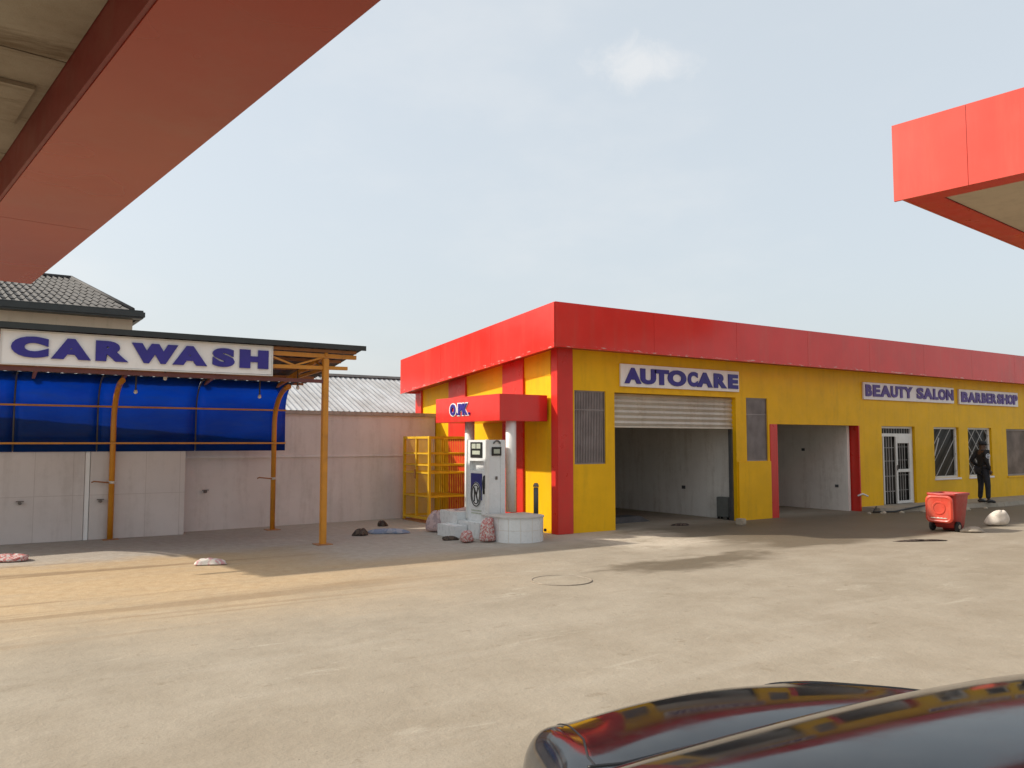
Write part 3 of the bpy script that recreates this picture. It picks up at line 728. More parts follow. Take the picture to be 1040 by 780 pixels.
# front corner post
m = MB(); m.box((-4.315, .985, 0), (-4.215, 1.085, 3.20), .008); po = m.build('post', 'orange_steel', CW)
MB().box((-4.40, .90, 0), (-4.13, 1.17, .015)).build('base_plate', 'brown_steel', po)
# rear posts bend forward at the top into the roof
for x_ in (-9.95, -7.19, -4.24):
    pts = [(x_, 4.02 - .15, 0), (x_, 4.02 - .15, 2.1)] + [(x_, 3.87 - (1 - math.cos(a)) * .85, 2.1 + math.sin(a) * .72) for a in [math.pi / 2 * i / 8 for i in range(1, 9)]] 
    po = MB().tube(pts, .05, 12).build('post', 'orange_steel', CW)
    MB().box((x_ - .13, 3.74, 0), (x_ + .13, 4.0 if x_ > -5 else 3.89, .012)).build('base_plate', 'brown_steel', po)
    m = MB(); m.tube([(x_, 3.87, 1.0), (x_, 3.87, 1.045)], .057, 12)
    cl = m.build('hose_clip', 'sack_white', po)
    MB().tube([(x_ - .05, 3.80, 1.02), (x_ - .30, 3.80, 1.05), (x_ - .34, 3.80, 1.03)], .013, 6).build('hook', 'brown_steel', po)
for z_ in (1.73, 2.39):
    m = MB(); m.bar((-10.0, 3.80, z_), (-4.03, 3.80, z_), .032, .032); m.build('rail', 'orange_steel', CW)
# blue curved sheets, bent over towards the yard at the top
edges = [-10.05, -8.75, -7.45, -5.75, -3.99]
for a, b in zip(edges, edges[1:]):
    prof = [(3.93, 1.58), (3.93, 2.0), (3.93, 2.35)] + [(3.93 - (1 - math.cos(t)) * .55, 2.35 + math.sin(t) * .58) for t in [math.pi / 2 * i / 10 for i in range(1, 11)]]
    m = MB(); nx = 8; rows = []
    for (y_, z_) in prof:
        rows.append([m.bm.verts.new((a + .006 + (b - a - .012) * i / nx, y_ + .008 * math.sin(i * 1.7 + a * 3 + z_ * 2), z_)) for i in range(nx + 1)])
    for r0, r1 in zip(rows, rows[1:]):
        for i in range(nx):
            f_ = m.bm.faces.new((r0[i], r0[i + 1], r1[i + 1], r1[i])); f_.smooth = True
    m.build('blue_sheet', 'blue', CW, solid=.004)
for x_ in edges[1:-1]:
    pts = [(x_, 3.90, 1.60), (x_, 3.90, 2.35)] + [(x_, 3.90 - (1 - math.cos(t)) * .55, 2.35 + math.sin(t) * .56) for t in [math.pi / 2 * i / 8 for i in range(1, 9)]]
    MB().tube(pts, .015, 6).build('sheet_rib', 'dark_grey', CW)
for x_, y_, zl in ((-6.93, 3.3, 2.68), (-4.72, 3.3, 2.66), (-6.5, 3.0, 2.92), (-4.28, 2.4, 2.80)):
    hz_ = rz(y_) - .05
    o = MB().tube([(x_, y_, hz_), (x_, y_, zl)], .016, 6).build('lamp_drop', 'dark_grey', CW)
    MB().tube([(x_, y_, zl + .002), (x_, y_, zl - .05), (x_, y_, zl - .07)], [.025, .035, .015], 8).build('lamp_bulb', 'sign_white', o)
SG = thing('wash_sign', 'long white board reading CAR WASH in wide blue capitals along the shelter eave', 'sign', (-7.1, 1.0, 2.85))
y0 = .995
m = MB(); m.hull([(-9.07, y0 - .06, 2.865), (-5.24, y0 - .06, 2.87), (-5.24, y0, 2.87), (-9.07, y0, 2.865)], [(-9.07, y0 - .06, 3.325), (-5.24, y0 - .06, 3.325), (-5.24, y0, 3.325), (-9.07, y0, 3.325)])
m.build('sign_board', 'sign_white', SG)
mb = MB(); letters(mb, [('C', -8.96, -8.49), ('A', -8.46, -7.94), ('W', -7.39, -6.72), ('A', -6.80, -6.28), ('H', -5.77, -5.30)], 2.955, 3.26, lambda u, z, d: (u, y0 - .062 - d, z), .03, .09)
letters(mb, [('R', -7.88, -7.43), ('S', -6.20, -5.85)], 2.955, 3.26, lambda u, z, d: (u, y0 - .062 - d, z), .03, .07)
mb.build('lettering', 'blue_letter', SG)
m = MB()
for a, b in (((-9.09, 2.845), (-5.22, 2.863)), ((-9.09, 3.328), (-5.22, 3.345)), ((-5.238, 2.864), (-5.22, 3.327)), ((-9.09, 2.864), (-9.072, 3.327))): m.box((a[0], y0 - .07, a[1]), (b[0], y0 - .002, b[1]))
m.build('frame', 'alu_white', SG)

# ------------------------------------------------------------------ neighbours behind the wall
WH = thing('warehouse', 'low shed with a pale corrugated metal roof behind the boundary wall', 'building', (-2, 9, 0))
MB().box((-14.7, 7.2, 0), (5.7, 12., 2.46)).build('wall', 'cream', WH)
m = MB(); nx = 560; x0, x1 = -15., 6.; e0, e1, zz0, zz1 = 6.8, 9.6, 2.5, 3.62
a_, b_ = [], []
for i in range(nx + 1):
    x_ = x0 + (x1 - x0) * i / nx; dz = (0, .012, .028, .012)[i % 4]
    a_.append(m.bm.verts.new((x_, e0, zz0 + dz))); b_.append(m.bm.verts.new((x_, e1, zz1 + dz)))
for i in range(nx): m.bm.faces.new((a_[i], a_[i + 1], b_[i + 1], b_[i]))
c_ = [m.bm.verts.new((v.co.x, 12.4, 2.5 + v.co.z - zz1)) for v in b_]
for i in range(nx): m.bm.faces.new((b_[i], b_[i + 1], c_[i + 1], c_[i]))
m.build('roof', 'zinc', WH)
m = MB(); m.hull([(x0, 9.45, 3.61), (x1, 9.45, 3.61), (x1, 9.6, 3.69), (x0, 9.6, 3.69)], [(x0, 9.75, 3.61), (x1, 9.75, 3.61), (x1, 9.64, 3.69), (x0, 9.64, 3.69)]); m.build('ridge_cap', 'roof_dark', WH)

HS = thing('tiled_house', 'cream house with dark tiled hip roof and black gutter above the wash bay', 'house', (-12, 14, 0))
hx1, hy0 = -5.35, 14.; wl = MB()
MB().box((-22, hy0, 0), (hx1, 20, 5.48)).build('wall', 'cream', HS)
m = MB(); m.box((-23, hy0 - .55, 5.38), (hx1 + .26, hy0 - .05, 5.62), .05); m.box((hx1 + .05, hy0 - .049, 5.38), (hx1 + .26, 20.6, 5.62), .05)
m.build('gutter', 'gutter', HS)
ze = 5.56; zr = 6.98; ey0, ey1, ex0, ex1 = hy0 - .45, 20.6, -22.8, -5.42
ymid = 17.05
apx = -6.72
rf = MB()
# front slope with raised tile ribs and courses, right hip slope
def slope(p00, p10, p01, p11, nu, nv):
    """bilinear patch of pressed-metal tiles with stepped courses"""
    P00, P10, P01, P11 = map(Vector, (p00, p10, p01, p11)); nrm = (P10 - P00).cross(P01 - P00).normalized()
    if nrm.z < 0: nrm = -nrm
    for j in range(nv):
        rows = []
        for vv, up in ((j / nv, .022), ((j + 1) / nv, .0)):
            row = []
            for i in range(nu * 4 + 1):
                u = i / (nu * 4); p = P00.lerp(P10, u).lerp(P01.lerp(P11, u), vv)
                row.append(rf.bm.verts.new(p + nrm * (up + (0, .0, .055, .0)[i % 4])))
            rows.append(row)
        for i in range(nu * 4): rf.bm.faces.new((rows[0][i], rows[0][i + 1], rows[1][i + 1], rows[1][i]))
slope((ex0, ey0, ze), (ex1, ey0, ze), (ex0 + 3, ymid, zr), (apx, ymid, zr), 82, 9)
slope((ex1, ey0, ze), (ex1, ey1, ze), (apx, ymid, zr), (apx, ymid + .05, zr), 30, 7)
rf.poly([(ex0 + 3, ymid, zr - .02), (apx, ymid, zr - .02), (ex1, ey1, ze), (ex0, ey1, ze)])
rfo = rf.build('roof', 'tile', HS)
m = MB(); m.tube([(ex1, ey0, ze + .08), (apx, ymid, zr + .05)], .06, 8); m.tube([(apx, ymid, zr + .05), (ex0 + 3, ymid, zr + .05)], .06, 8)
m.build('ridge_tiles', 'tile', rfo)

# ------------------------------------------------------------------ forecourt canopies
CAMP = Vector((-9.51, -12.69, 1.75))
Dv = Vector((-.1126, .9936, 0)); Nv = Vector((.9936, .1126, 0))
def DN(d, n_, z): v = CAMP + Dv * d + Nv * n_; return (v.x, v.y, z)
def dnbox(mb, d0, d1, n0, n1, z0, z1):
    mb.hull([DN(d0, n0, z0), DN(d1, n0, z0), DN(d1, n1, z0), DN(d0, n1, z0)], [DN(d0, n0, z1), DN(d1, n0, z1), DN(d1, n1, z1), DN(d0, n1, z1)]); return mb
LH = 2.66; k_ = (LH - 1.75) / 3.25
LC = thing('forecourt_canopy', 'orange red box canopy with raw concrete ceiling overhead in the upper left', 'canopy', DN(0, 1.2 * 1, 0))
n_out, n_in, n_l = 3.20 * k_, 1.80 * k_, .35 * k_
dfar = 19.3 * k_; dj = 13.75 * k_; dback = -2.4
m = MB()
cuts = [dback, 1.2, dj, dfar]
def n_o(d): return (2.97 + .0165 * d / k_) * k_
for a, b in zip(cuts, cuts[1:]):
    q4 = lambda z: [DN(a + .002, n_in, z), DN(b - .002, n_in, z), DN(b - .002, n_o(b), z), DN(a + .002, n_o(a), z)]
    m.hull(q4(LH), q4(LH + .26))
dnbox(m, dfar - .62 * k_, dfar, n_l - .35, n_in - .002, LH, LH + .26)
dnbox(m, dback, dfar, n_l - .35, n_l - .1, LH, LH + .26)
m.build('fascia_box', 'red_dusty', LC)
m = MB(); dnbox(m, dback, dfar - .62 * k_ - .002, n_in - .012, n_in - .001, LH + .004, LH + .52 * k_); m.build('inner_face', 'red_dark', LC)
m = MB(); cc = [dback, .7, 2.5, 3.45, 4.6, 6.0, dfar - .65 * k_]
for a, b in zip(cc, cc[1:]): dnbox(m, a + .004, b - .004, n_l - .1, n_in - .014, LH + .50 * k_, LH + .62 * k_ + .06)
m.build('concrete_ceiling', 'raw', LC)
m = MB(); dnbox(m, dback, dfar - .65 * k_, n_l - .1, n_in - .014, LH + .62 * k_ + .062, LH + .62 * k_ + .08); m.build('roof_deck', 'roof_dark', LC)
m = MB(); dnbox(m, 2.72, 3.1, n_in - .36, n_in - .05, LH + .50 * k_ - .014, LH + .50 * k_ - .001); pl = m.build('fixing_plate', 'raw', LC)
q = DN(2.86, n_in - .24, 0); MB().tube([(q[0], q[1], LH + .5 * k_ - .015), (q[0], q[1], LH + .5 * k_ - .05)], .018, 8).build('bolt', 'brown_steel', pl)
m = MB(); m.tube([DN(-2.0, .62, 0), DN(-2.0, .62, LH)], .16, 20); m.build('column', 'redpaint', LC)

RC = thing('forecourt_canopy', 'orange red box canopy with pale soffit, its corner at the upper right', 'canopy', DN(0, 13, 0))
RH = 5.0; rd, rn = 5.08, 11.05; rt_ = 1.05
m = MB()
fc = [rd, 4.13, 2.4, .2, -2., -4.2]
for a, b in zip(fc, fc[1:]): dnbox(m, b + .003, a - .003, rn, rn + .035, RH, RH + rt_)
for a, b in ((rn + .037, 13.2), (13.2, 15.6), (15.6, 18.), (18., 20.)): dnbox(m, rd - .035 - .1, rd - .1, a + .003, b - .003, RH, RH + rt_)
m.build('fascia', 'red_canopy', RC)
m = MB(); dnbox(m, -4.2, rd - .137, rn + .037, rn + .34, RH + .002, RH + .02); dnbox(m, rd - .50, rd - .137, rn + .342, 20., RH + .002, RH + .02); m.build('soffit_lip', 'redpaint', RC)
m = MB(); dnbox(m, -4.2, rd - .502, rn + .342, 20., RH + .03, RH + .06); m.build('soffit', 'cream', RC)
m = MB(); dnbox(m, -4.2, rd - .14, rn + .04, 20., RH + .5, RH + .55); m.build('roof_deck', 'zinc', RC)
for d_, n2 in ((2.2, 16.5), (-2.5, 16.5)):
    MB().tube([DN(d_, n2, 0), DN(d_, n2, RH + .05)], .2, 20).build('column', 'redpaint', RC)

# ------------------------------------------------------------------ wheelie bin, sacks, rubble
BN = thing('wheelie_bin', 'red wheeled rubbish bin with its lid hanging open by the pavement', 'bin', (6.92, -3.70, 0))
def rr_(hx, hy, z, cx=0, cy=0, r=.06, n=4):
    p = []
    for sx, sy, a0 in ((1, 1, 0), (-1, 1, 90), (-1, -1, 180), (1, -1, 270)):
        for i in range(n + 1):
            a = math.radians(a0 + 90 * i / n); p.append((cx + sx * (hx - r) + r * math.cos(a), cy + sy * (hy - r) + r * math.sin(a), z))
    return p
m = MB(); m.loft([rr_(.205, .19, .07, .02), rr_(.215, .2, .12, .02), rr_(.30, .262, .70), rr_(.30, .262, .72)], caps=False)
m.bm.faces.new([v for v in m.bm.verts][:20][::-1])
bo = m.build('body', 'bin_red', BN, local=True, solid=.012)
m = MB(); m.loft([rr_(.32, .285, .70), rr_(.325, .29, .715), rr_(.325, .29, .745), rr_(.31, .272, .75), rr_(.29, .252, .748), rr_(.285, .25, .70)], caps=False); m.build('rim', 'bin_red', BN, local=True)
m = MB()
def lidring(x, hy, hz, cz=.44, r=.10): return [(x + (cz - .44) * 0, a, b) for a, b, _ in [(q[0], q[1] + cz, 0) for q in rr_(hy, hz, 0, 0, 0, r, 5)]]
m.loft([lidring(-.372, .26, .262), lidring(-.405, .262, .264), lidring(-.425, .235, .235), lidring(-.415, .215, .215), lidring(-.412, .135, .135, .46, .134), lidring(-.424, .125, .125, .46, .124), lidring(-.424, .10, .10, .46, .099), lidring(-.414, .09, .09, .46, .089)], caps=True, smooth=False)
ld = m.build('lid', 'bin_lid', BN, local=True)
m = MB(); zz_ = [.0, .012, .004, .016, .006, .02, .0, .014, .006, .012]
pts_ = [(-.428, -.16 + .035 * i, .262) for i in range(10)]; tops = [(-.428, -.16 + .035 * i, .268 + zz_[i]) for i in range(10)]
m.hull(pts_ + tops[::-1], [(x + .003, y, z) for x, y, z in pts_ + tops[::-1]])
m.build('printed_mark', 'sack_white', ld, local=True)
m = MB(); m.tube([(-.36, -.24, .715), (-.36, .24, .715)], .018, 8); m.build('handle', 'bin_red', BN, local=True)
for s_ in (-1, 1):
    w = MB().tube([(-.17, s_ * .22, .10), (-.17, s_ * .27, .10)], .10, 20).build('wheel', 'tyre', BN, local=True)
    MB().tube([(-.17, s_ * .271, .10), (-.17, s_ * .279, .10)], .045, 14).build('hub', 'sack_grey', w, local=True)
MB().tube([(-.17, -.219, .10), (-.17, .219, .10)], .014, 8).build('axle', 'tap', BN, local=True)
MB().box((.12, -.19, 0), (.20, .19, .07), .006).build('foot', 'bin_red', BN, local=True)
BN.rotation_euler = (0, 0, math.radians(4))

def lump(name, label, cat, loc, size, mat, seed, rz_=0., flat=.5, rough=.35, group=None, lean=0., nu=22, nv=9, jit=.1):
    """crumpled bag / rag: noisy flattened dome resting on the ground"""
    rnd = random.Random(seed); m = MB(); rings = []
    ph = [rnd.uniform(0, 6.3) for _ in range(8)]
    for j in range(nv + 1):
        t = j / nv; ring = []
        for i in range(nu):
            a = 2 * math.pi * i / nu
            lob = 1 + rough * (.45 * math.sin(3 * a + ph[0] + t) + .35 * math.sin(5 * a + ph[1] - 2 * t) + .3 * math.sin(2 * a + ph[2])) + rnd.uniform(-jit, jit) * rough
            r_ = math.cos(t * math.pi / 2) ** flat * lob if j < nv else .02
            zz = math.sin(t * math.pi / 2) * (1 + rough * .6 * math.sin(2 * a + ph[3]) * (1 - t) + rough * .4 * math.sin(4 * a + ph[4])) if j else 0
            ring.append((size[0] / 2 * r_ * math.cos(a) + size[0] * (lean or .18 * math.sin(ph[5])) * t, size[1] / 2 * r_ * math.sin(a), max(0, size[2] * zz)))
        rings.append(ring)
    m.loft(rings, smooth=True)
    o = m.build(name, mat, None); o.location = loc; o.rotation_euler = (0, 0, rz_)
    md = o.modifiers.new('smooth', 'SUBSURF'); md.levels = md.render_levels = 1
    return tag(o, label, cat, group)
lump('cement_sack', 'white peaked sack lying on the dirt right of the red bin', 'sack', (8.60, -3.74, 0), (.46, .32, .32), 'sack_white', 3, -.58, .95, .34, None, .36, 11, 5, .75)
lump('cement_sack', 'flattened dull grey sack on the dirt against the foot of the red bin', 'sack', (6.92, -4.12, 0), (.48, .28, .11), 'sack_grey', 5, -.55, .6, .4, None, .1, 13, 5, .6)
lump('rubble_heap', 'small dark smear of rubble on the yard in front of the bin', 'rubble', (4.62, -4.35, 0), (.9, .12, .03), 'rag_dark', 8, -.5, .5, .5)
lump('mortar_lump', 'lump of dried mortar on the floor inside the narrow bay', 'rubble', (8.6, 2.1, 0), (.4, .25, .12), 'concrete_block', 18, .2)
CB = MB(); CB.box((4.27, -.72, 0), (4.44, -.56, .13), .012); CB.box((4.30, -.735, .03), (4.41, -.722, .09), .004)
tag(CB.build('concrete_block', 'concrete_block'), 'small pale concrete block at the foot of the yellow pillar', 'block')
lump('cloth', 'grey and pink cloth draped on the far end of the pump island', 'cloth', (-1.72, 1.72, 0), (.36, .34, .40), 'rag_pink', 21, .3, .7, .35, None, .2, 13, 6, .6)
lump('cloth', 'pink strip of cloth lying on top of the step block', 'cloth', (-1.25, 1.3, .441), (.55, .35, .04), 'rag_pink', 22, .2, .6, .3)
lump('woven_sack', 'tall red and white sacking leaning on the rounded island end', 'sack', (-1.72, -.22, 0), (.36, .26, .40), 'rag_red', 23, .2, .4, .35, None, .1, 15, 7, .5)
lump('woven_sack', 'low crumpled red and white sacking on the ground beside the island step', 'sack', (-2.02, -.02, 0), (.40, .26, .20), 'rag_red', 24, .9, .6, .35, None, -.2, 13, 6, .6)
lump('rag', 'black rag on the ground in front of the island step', 'rag', (-2.13, .36, 0), (.34, .14, .07), 'rag_dark', 25, -.3, .6)
lump('rag', 'blue grey rag lying on the concrete left of the cage', 'rag', (-2.55, 1.93, 0), (.75, .28, .09), 'rag_blue', 26, -.45, .6)
lump('cloth_bundle', 'small black bundle on the concrete nearest the cage foot', 'rag', (-2.09, 3.30, 0), (.22, .18, .11), 'rag_dark', 27, 0, .6)
lump('rubble_heap', 'little heap of dark brown scraps right of the front shelter post', 'rubble', (-3.17, 1.95, 0), (.34, .24, .12), 'rag_dark', 28, .5, .6)
lump('crumpled_wrapper', 'red and white crumpled wrapper on the sand at the far left', 'litter', (-8.85, 1.70, 0), (.62, .40, .10), 'rag_red', 29, -.3, .7, .4, None, .1, 15, 6, .8)
lump('crumpled_wrapper', 'white and pink crumpled litter on the sand under the wash sign', 'litter', (-6.42, -.33, 0), (.42, .26, .09), 'rag_white', 30, -.4, .7, .4, None, -.2, 13, 6, .8)
lump('metal_scrap', 'thin dark scraps on the floor just inside the shutter bay', 'litter', (3.15, -.05, 0), (.34, .12, .05), 'rag_dark', 31, -.5, .6)
ps = R
for i, (x_, y_, s_) in enumerate([(9.35, -.75, .16), (9.0, -.6, .11), (10.6, -1.05, .13), (12.2, -1.3, .15), (13.0, -1.35, .12), (11.5, -1.15, .10), (9.9, -.9, .12)]):
    m = MB(); pts = []
    bmesh.ops.create_icosphere(m.bm, subdivisions=2, radius=s_ / 2)
    for v in m.bm.verts: v.co = Vector((v.co.x * R.uniform(.85, 1.35), v.co.y * R.uniform(.8, 1.1), max(-.02, v.co.z * R.uniform(.55, .8))))
    o = m.build('loose_stone', 'concrete_block'); o.location = (x_, y_, .015); o.rotation_euler = (0, 0, i)
    tag(o, 'dusty loose stone lying along the broken pavement edge', 'stone', 'stones along the pavement edge')
tag(MB().tube([(9.7, -.35, .13), (9.3, -.5, .03), (9.9, -.72, .03), (10.9, -.80, .125), (11.6, -.7, .13), (12.3, -.78, .13)], .022, 8).build('hose', 'hose'), 'black hose trailing over the pavement end below the white door', 'hose')
MH = thing('manhole_ring', 'thin round manhole ring set in the yard before the pump', 'manhole', (-3.1, -4.2, 0))
m = MB(); m.tube([(-3.1 + .38 * math.cos(t), -4.2 + .38 * math.sin(t), .004) for t in [2 * math.pi * i / 40 for i in range(41)]], .009, 6, False); m.build('ring', 'drain_iron', MH)
m = MB(); m.hull([(-3.1 + .37 * math.cos(t), -4.2 + .37 * math.sin(t), .001) for t in [2 * math.pi * i / 40 for i in range(40)]], [(-3.1 + .37 * math.cos(t), -4.2 + .37 * math.sin(t), .006) for t in [2 * math.pi * i / 40 for i in range(40)]]); m.build('cover', 'ground', MH)
# ramp and toolbox inside the wide bay
RP = thing('service_ramp', 'low dark steel ramp plates on the floor inside the shutter bay', 'ramp', (2.6, 1.5, 0))
for y_ in (1.0, 2.2): MB().hull([(.8, y_, 0), (3.3, y_, 0), (3.3, y_ + .45, 0), (.8, y_ + .45, 0)], [(.8, y_, .13), (3.0, y_, .13), (3.0, y_ + .45, .13), (.8, y_ + .45, .13)]).build('ramp_plate', 'dark_grey', RP)
TB = thing('equipment_box', 'dark grey upright equipment box against the right side of the shutter bay', 'box', (5.06, .44, 0))
MB().box((4.985, .26, .05), (5.15, .62, .50), .012).build('casing', 'box_grey', TB)
MB().box((5.02, .245, .30), (5.12, .258, .44), .004).build('panel', 'tap', TB)
m = MB()
for x_ in (4.99, 5.10):
    for y_ in (.28, .56): m.box((x_, y_, 0), (x_ + .04, y_ + .04, .05))
m.build('feet', 'black', TB)

# ------------------------------------------------------------------ person
def skin_mesh(verts, edges, radii, name, sub=2):
    me = bpy.data.meshes.new(name); me.from_pydata(verts, edges, [])
    o = bpy.data.objects.new(name, me); COL.objects.link(o)
    o.modifiers.new('skin', 'SKIN'); sl = me.skin_vertices[0].data
    for i, r in enumerate(radii):
        rr2 = r if isinstance(r, tuple) else (r, r); sl[i].radius = rr2
    sl[0].use_root = True
    s_ = o.modifiers.new('sub', 'SUBSURF'); s_.levels = s_.render_levels = sub
    dg = bpy.context.evaluated_depsgraph_get(); dg.update()
    me2 = bpy.data.meshes.new_from_object(o.evaluated_get(dg)); bpy.data.objects.remove(o)
    return me2
def add_mesh(mb, me):
    vs = [mb.bm.verts.new(v.co) for v in me.vertices]
    for p in me.polygons:
        f_ = mb.bm.faces.new([vs[i] for i in p.vertices]); f_.smooth = True
PS = thing('person', 'person in black clothes and dark cap standing on the pavement before a barred window', 'person', (13.62, -1.0, .112))
# local frame: the person faces +X; +Y is their left
J = dict(pel=(0, 0, .90), sp=(.01, 0, 1.08), ch=(0, 0, 1.27), nk=(.01, 0, 1.43), hd=(.035, 0, 1.50), top=(.03, 0, 1.585),
         shl=(0, .165, 1.37), ell=(-.13, .26, 1.14), wrl=(.03, .215, .98), shr=(0, -.165, 1.37), elr=(-.05, -.235, 1.10), wrr=(.05, -.22, .88),
         hil=(0, .09, .88), knl=(.03, .115, .49), anl=(-.01, .125, .10), tol=(.14, .14, .035), hir=(0, -.09, .88), knr=(.05, -.12, .49), anr=(.03, -.14, .10), tor=(.19, -.155, .035))
def chain(names, eds, rad, sub=2):
    idx = {n_: i for i, n_ in enumerate(names)}
    return skin_mesh([J[n_] for n_ in names], [(idx[a], idx[b]) for a, b in eds], rad, 'body', sub)
bodyE = [('pel', 'sp'), ('sp', 'ch'), ('ch', 'nk'), ('nk', 'hd'), ('hd', 'top'), ('ch', 'shl'), ('shl', 'ell'), ('ell', 'wrl'), ('ch', 'shr'), ('shr', 'elr'), ('elr', 'wrr'),
         ('pel', 'hil'), ('hil', 'knl'), ('knl', 'anl'), ('anl', 'tol'), ('pel', 'hir'), ('hir', 'knr'), ('knr', 'anr'), ('anr', 'tor')]
nm = list(J); RD = dict(pel=(.12, .10), sp=(.115, .085), ch=(.135, .10), nk=.05, hd=(.082, .092), top=(.068, .075), shl=.055, ell=.04, wrl=.027, shr=.055, elr=.04, wrr=.027,
                        hil=.085, knl=.052, anl=.036, tol=.03, hir=.085, knr=.052, anr=.036, tor=.03)
m = MB(); add_mesh(m, chain(nm, bodyE, [RD[n_] for n_ in nm]))
def hand(mb, w, d, side):
    w = Vector(w); d = Vector(d).normalized(); lat = Vector((1, 0, 0)); lat = (lat - d * lat.dot(d)).normalized(); inn = d.cross(lat)
    mb.tube([w, w + d * .04, w + d * .085], [.026, .032, .03], 8)
    for i, ln in enumerate((.055, .065, .062, .048)):
        b0 = w + d * .075 + lat * (.026 - i * .017); mb.tube([b0, b0 + d * ln * .5 + inn * .006 * side, b0 + d * ln * .85 + inn * .02 * side], [.0085, .008, .006], 6)
    b0 = w + d * .03 + lat * .028; mb.tube([b0, b0 + d * .03 + lat * .022, b0 + d * .055 + lat * .026], [.011, .009, .007], 6)
hand(m, J['wrl'], (.5, -.1, -.8), 1); hand(m, J['wrr'], (.25, .05, -.95), -1)
m.tube([(.118, 0, 1.535), (.14, 0, 1.505), (.118, 0, 1.497)], [.012, .016, .010], 6)      # nose
for s_ in (-1, 1):
    m.tube([(.03, s_ * .085, 1.54), (.022, s_ * .096, 1.52), (.032, s_ * .085, 1.495)], [.012, .016, .01], 6)   # ears
m.tube([(.112, -.022, 1.468), (.118, 0, 1.466), (.112, .022, 1.468)], [.005, .008, .005], 6)    # mouth
body = m.build('body', 'skin', PS, local=True)
m = MB()
for s_ in (-1, 1): m.tube([(.108, s_ * .032, 1.532), (.116, s_ * .032, 1.532)], [.011, .006], 8)
m.build('eyes', 'emblem', PS, local=True)
sh_n = ['pel', 'sp', 'ch', 'nk', 'shl', 'ell', 'wrl', 'shr', 'elr', 'wrr']
sh_e = [e for e in bodyE if e[0] in sh_n and e[1] in sh_n]
m = MB(); add_mesh(m, chain(sh_n, sh_e, [(.15, .13), (.138, .112), (.158, .125), (.058, .058), .075, .056, .04, .075, .056, .04])); shirt = m.build('shirt', 'cloth_black', PS, local=True)
tr_n = ['pel', 'hil', 'knl', 'anl', 'hir', 'knr', 'anr']; tr_e = [e for e in bodyE if e[0] in tr_n and e[1] in tr_n]
m = MB(); add_mesh(m, chain(tr_n, tr_e, [(.14, .12), .11, .076, .06, .11, .076, .06])); m.build('trousers', 'trouser', PS, local=True)
for a, t in (('anl', 'tol'), ('anr', 'tor')):
    A_, T_ = Vector(J[a]), Vector(J[t]); m = MB()
    m.tube([A_ + Vector((-.055, 0, -.055)), A_ + Vector((0, 0, -.045)), A_.lerp(T_, .55) + Vector((0, 0, -.01)), T_ + Vector((.01, 0, -.003)), T_ + Vector((.05, 0, -.012))], [.03, .05, .046, .036, .012], 10)
    for v in m.bm.verts: v.co.z = max(v.co.z, .0)
    m.build('shoe', 'shoe', PS, local=True)
m = MB(); m.loft([[(.03 + r_ * 1.08 * math.cos(t), r_ * math.sin(t), z_) for t in [2 * math.pi * i / 20 for i in range(20)]] for r_, z_ in ((.098, 1.565), (.100, 1.60), (.088, 1.64), (.055, 1.665), (.01, 1.672))])
m.hull([(.10, -.07, 1.568), (.19, -.04, 1.56), (.19, .04, 1.56), (.10, .07, 1.568)], [(.10, -.07, 1.578), (.19, -.04, 1.568), (.19, .04, 1.568), (.10, .07, 1.578)])
m.build('cap', 'cloth_black', PS, local=True)
m = MB(); cx_, cz_ = -.03, 1.265
for r0_, r1_ in ((.045, .065), (.0, .018)):
    for i in range(24):
        a, b2 = 2 * math.pi * i / 24, 2 * math.pi * (i + 1) / 24
        P_ = lambda r_, t: (cx_ + r_ * math.cos(t), -.268, cz_ + r_ * math.sin(t))
        if r0_ > 0: m.poly([P_(r0_, a), P_(r1_, a), P_(r1_, b2), P_(r0_, b2)])
        else: m.poly([P_(r1_, a), P_(r1_, b2), (cx_, -.268, cz_)])
m.bar((cx_ - .04, -.268, cz_), (cx_ + .04, -.268, cz_ + .02), .02, .004, (0, 1, 0))
m.build('arm_badge', 'emblem', shirt, local=True, solid=.006)
PS.rotation_euler = (0, 0, math.radians(-25))

# ------------------------------------------------------------------ parked dark car, seen from above its left side
CR = thing('parked_car', 'glossy dark blue black car with its rear deck and roof in the lower right', 'car', (-7.5, -12.8, 0))
ccx = -7.54
def body_ring(y, hw, zt, zs, zb, crown):
    """closed section: floor, flank, rounded shoulder, crowned top"""
    p = [(ccx + hw * .82, y, zb), (ccx + hw * .97, y, zb + .12), (ccx + hw, y, (zb + zs) / 2 + .05), (ccx + hw * .985, y, zs - .05), (ccx + hw * .955, y, zs), (ccx + hw * .91, y, zs + (zt - zs) * .45), (ccx + hw * .84, y, zs + (zt - zs) * .75)]
    top = [(ccx + hw * u, y, zt - crown * u * u) for u in (.72, .5, .25, 0, -.25, -.5, -.72)]
    return p + top + [(2 * ccx - x, yy, z) for x, yy, z in p[::-1]]
st = [(-10.47, .32, .60, .57, .36, .01), (-10.51, .43, .76, .70, .28, .03), (-10.58, .52, .872, .80, .24, .045), (-10.68, .575, .935, .86, .22, .05), (-10.82, .625, .962, .89, .21, .05), (-11.0, .70, .985, .905, .2, .045), (-11.16, .80, .998, .915, .2, .045), (-11.4, .90, .99, .92, .2, .045), (-12.0, .91, .985, .92, .2, .045), (-13.0, .90, .98, .92, .2, .045), (-13.8, .88, .96, .9, .2, .05), (-14.6, .84, .88, .82, .2, .06), (-14.95, .70, .70, .66, .26, .06)]
m = MB(); m.loft([body_ring(*s_) for s_ in st]); m.build('body', 'car', CR, sub=2)
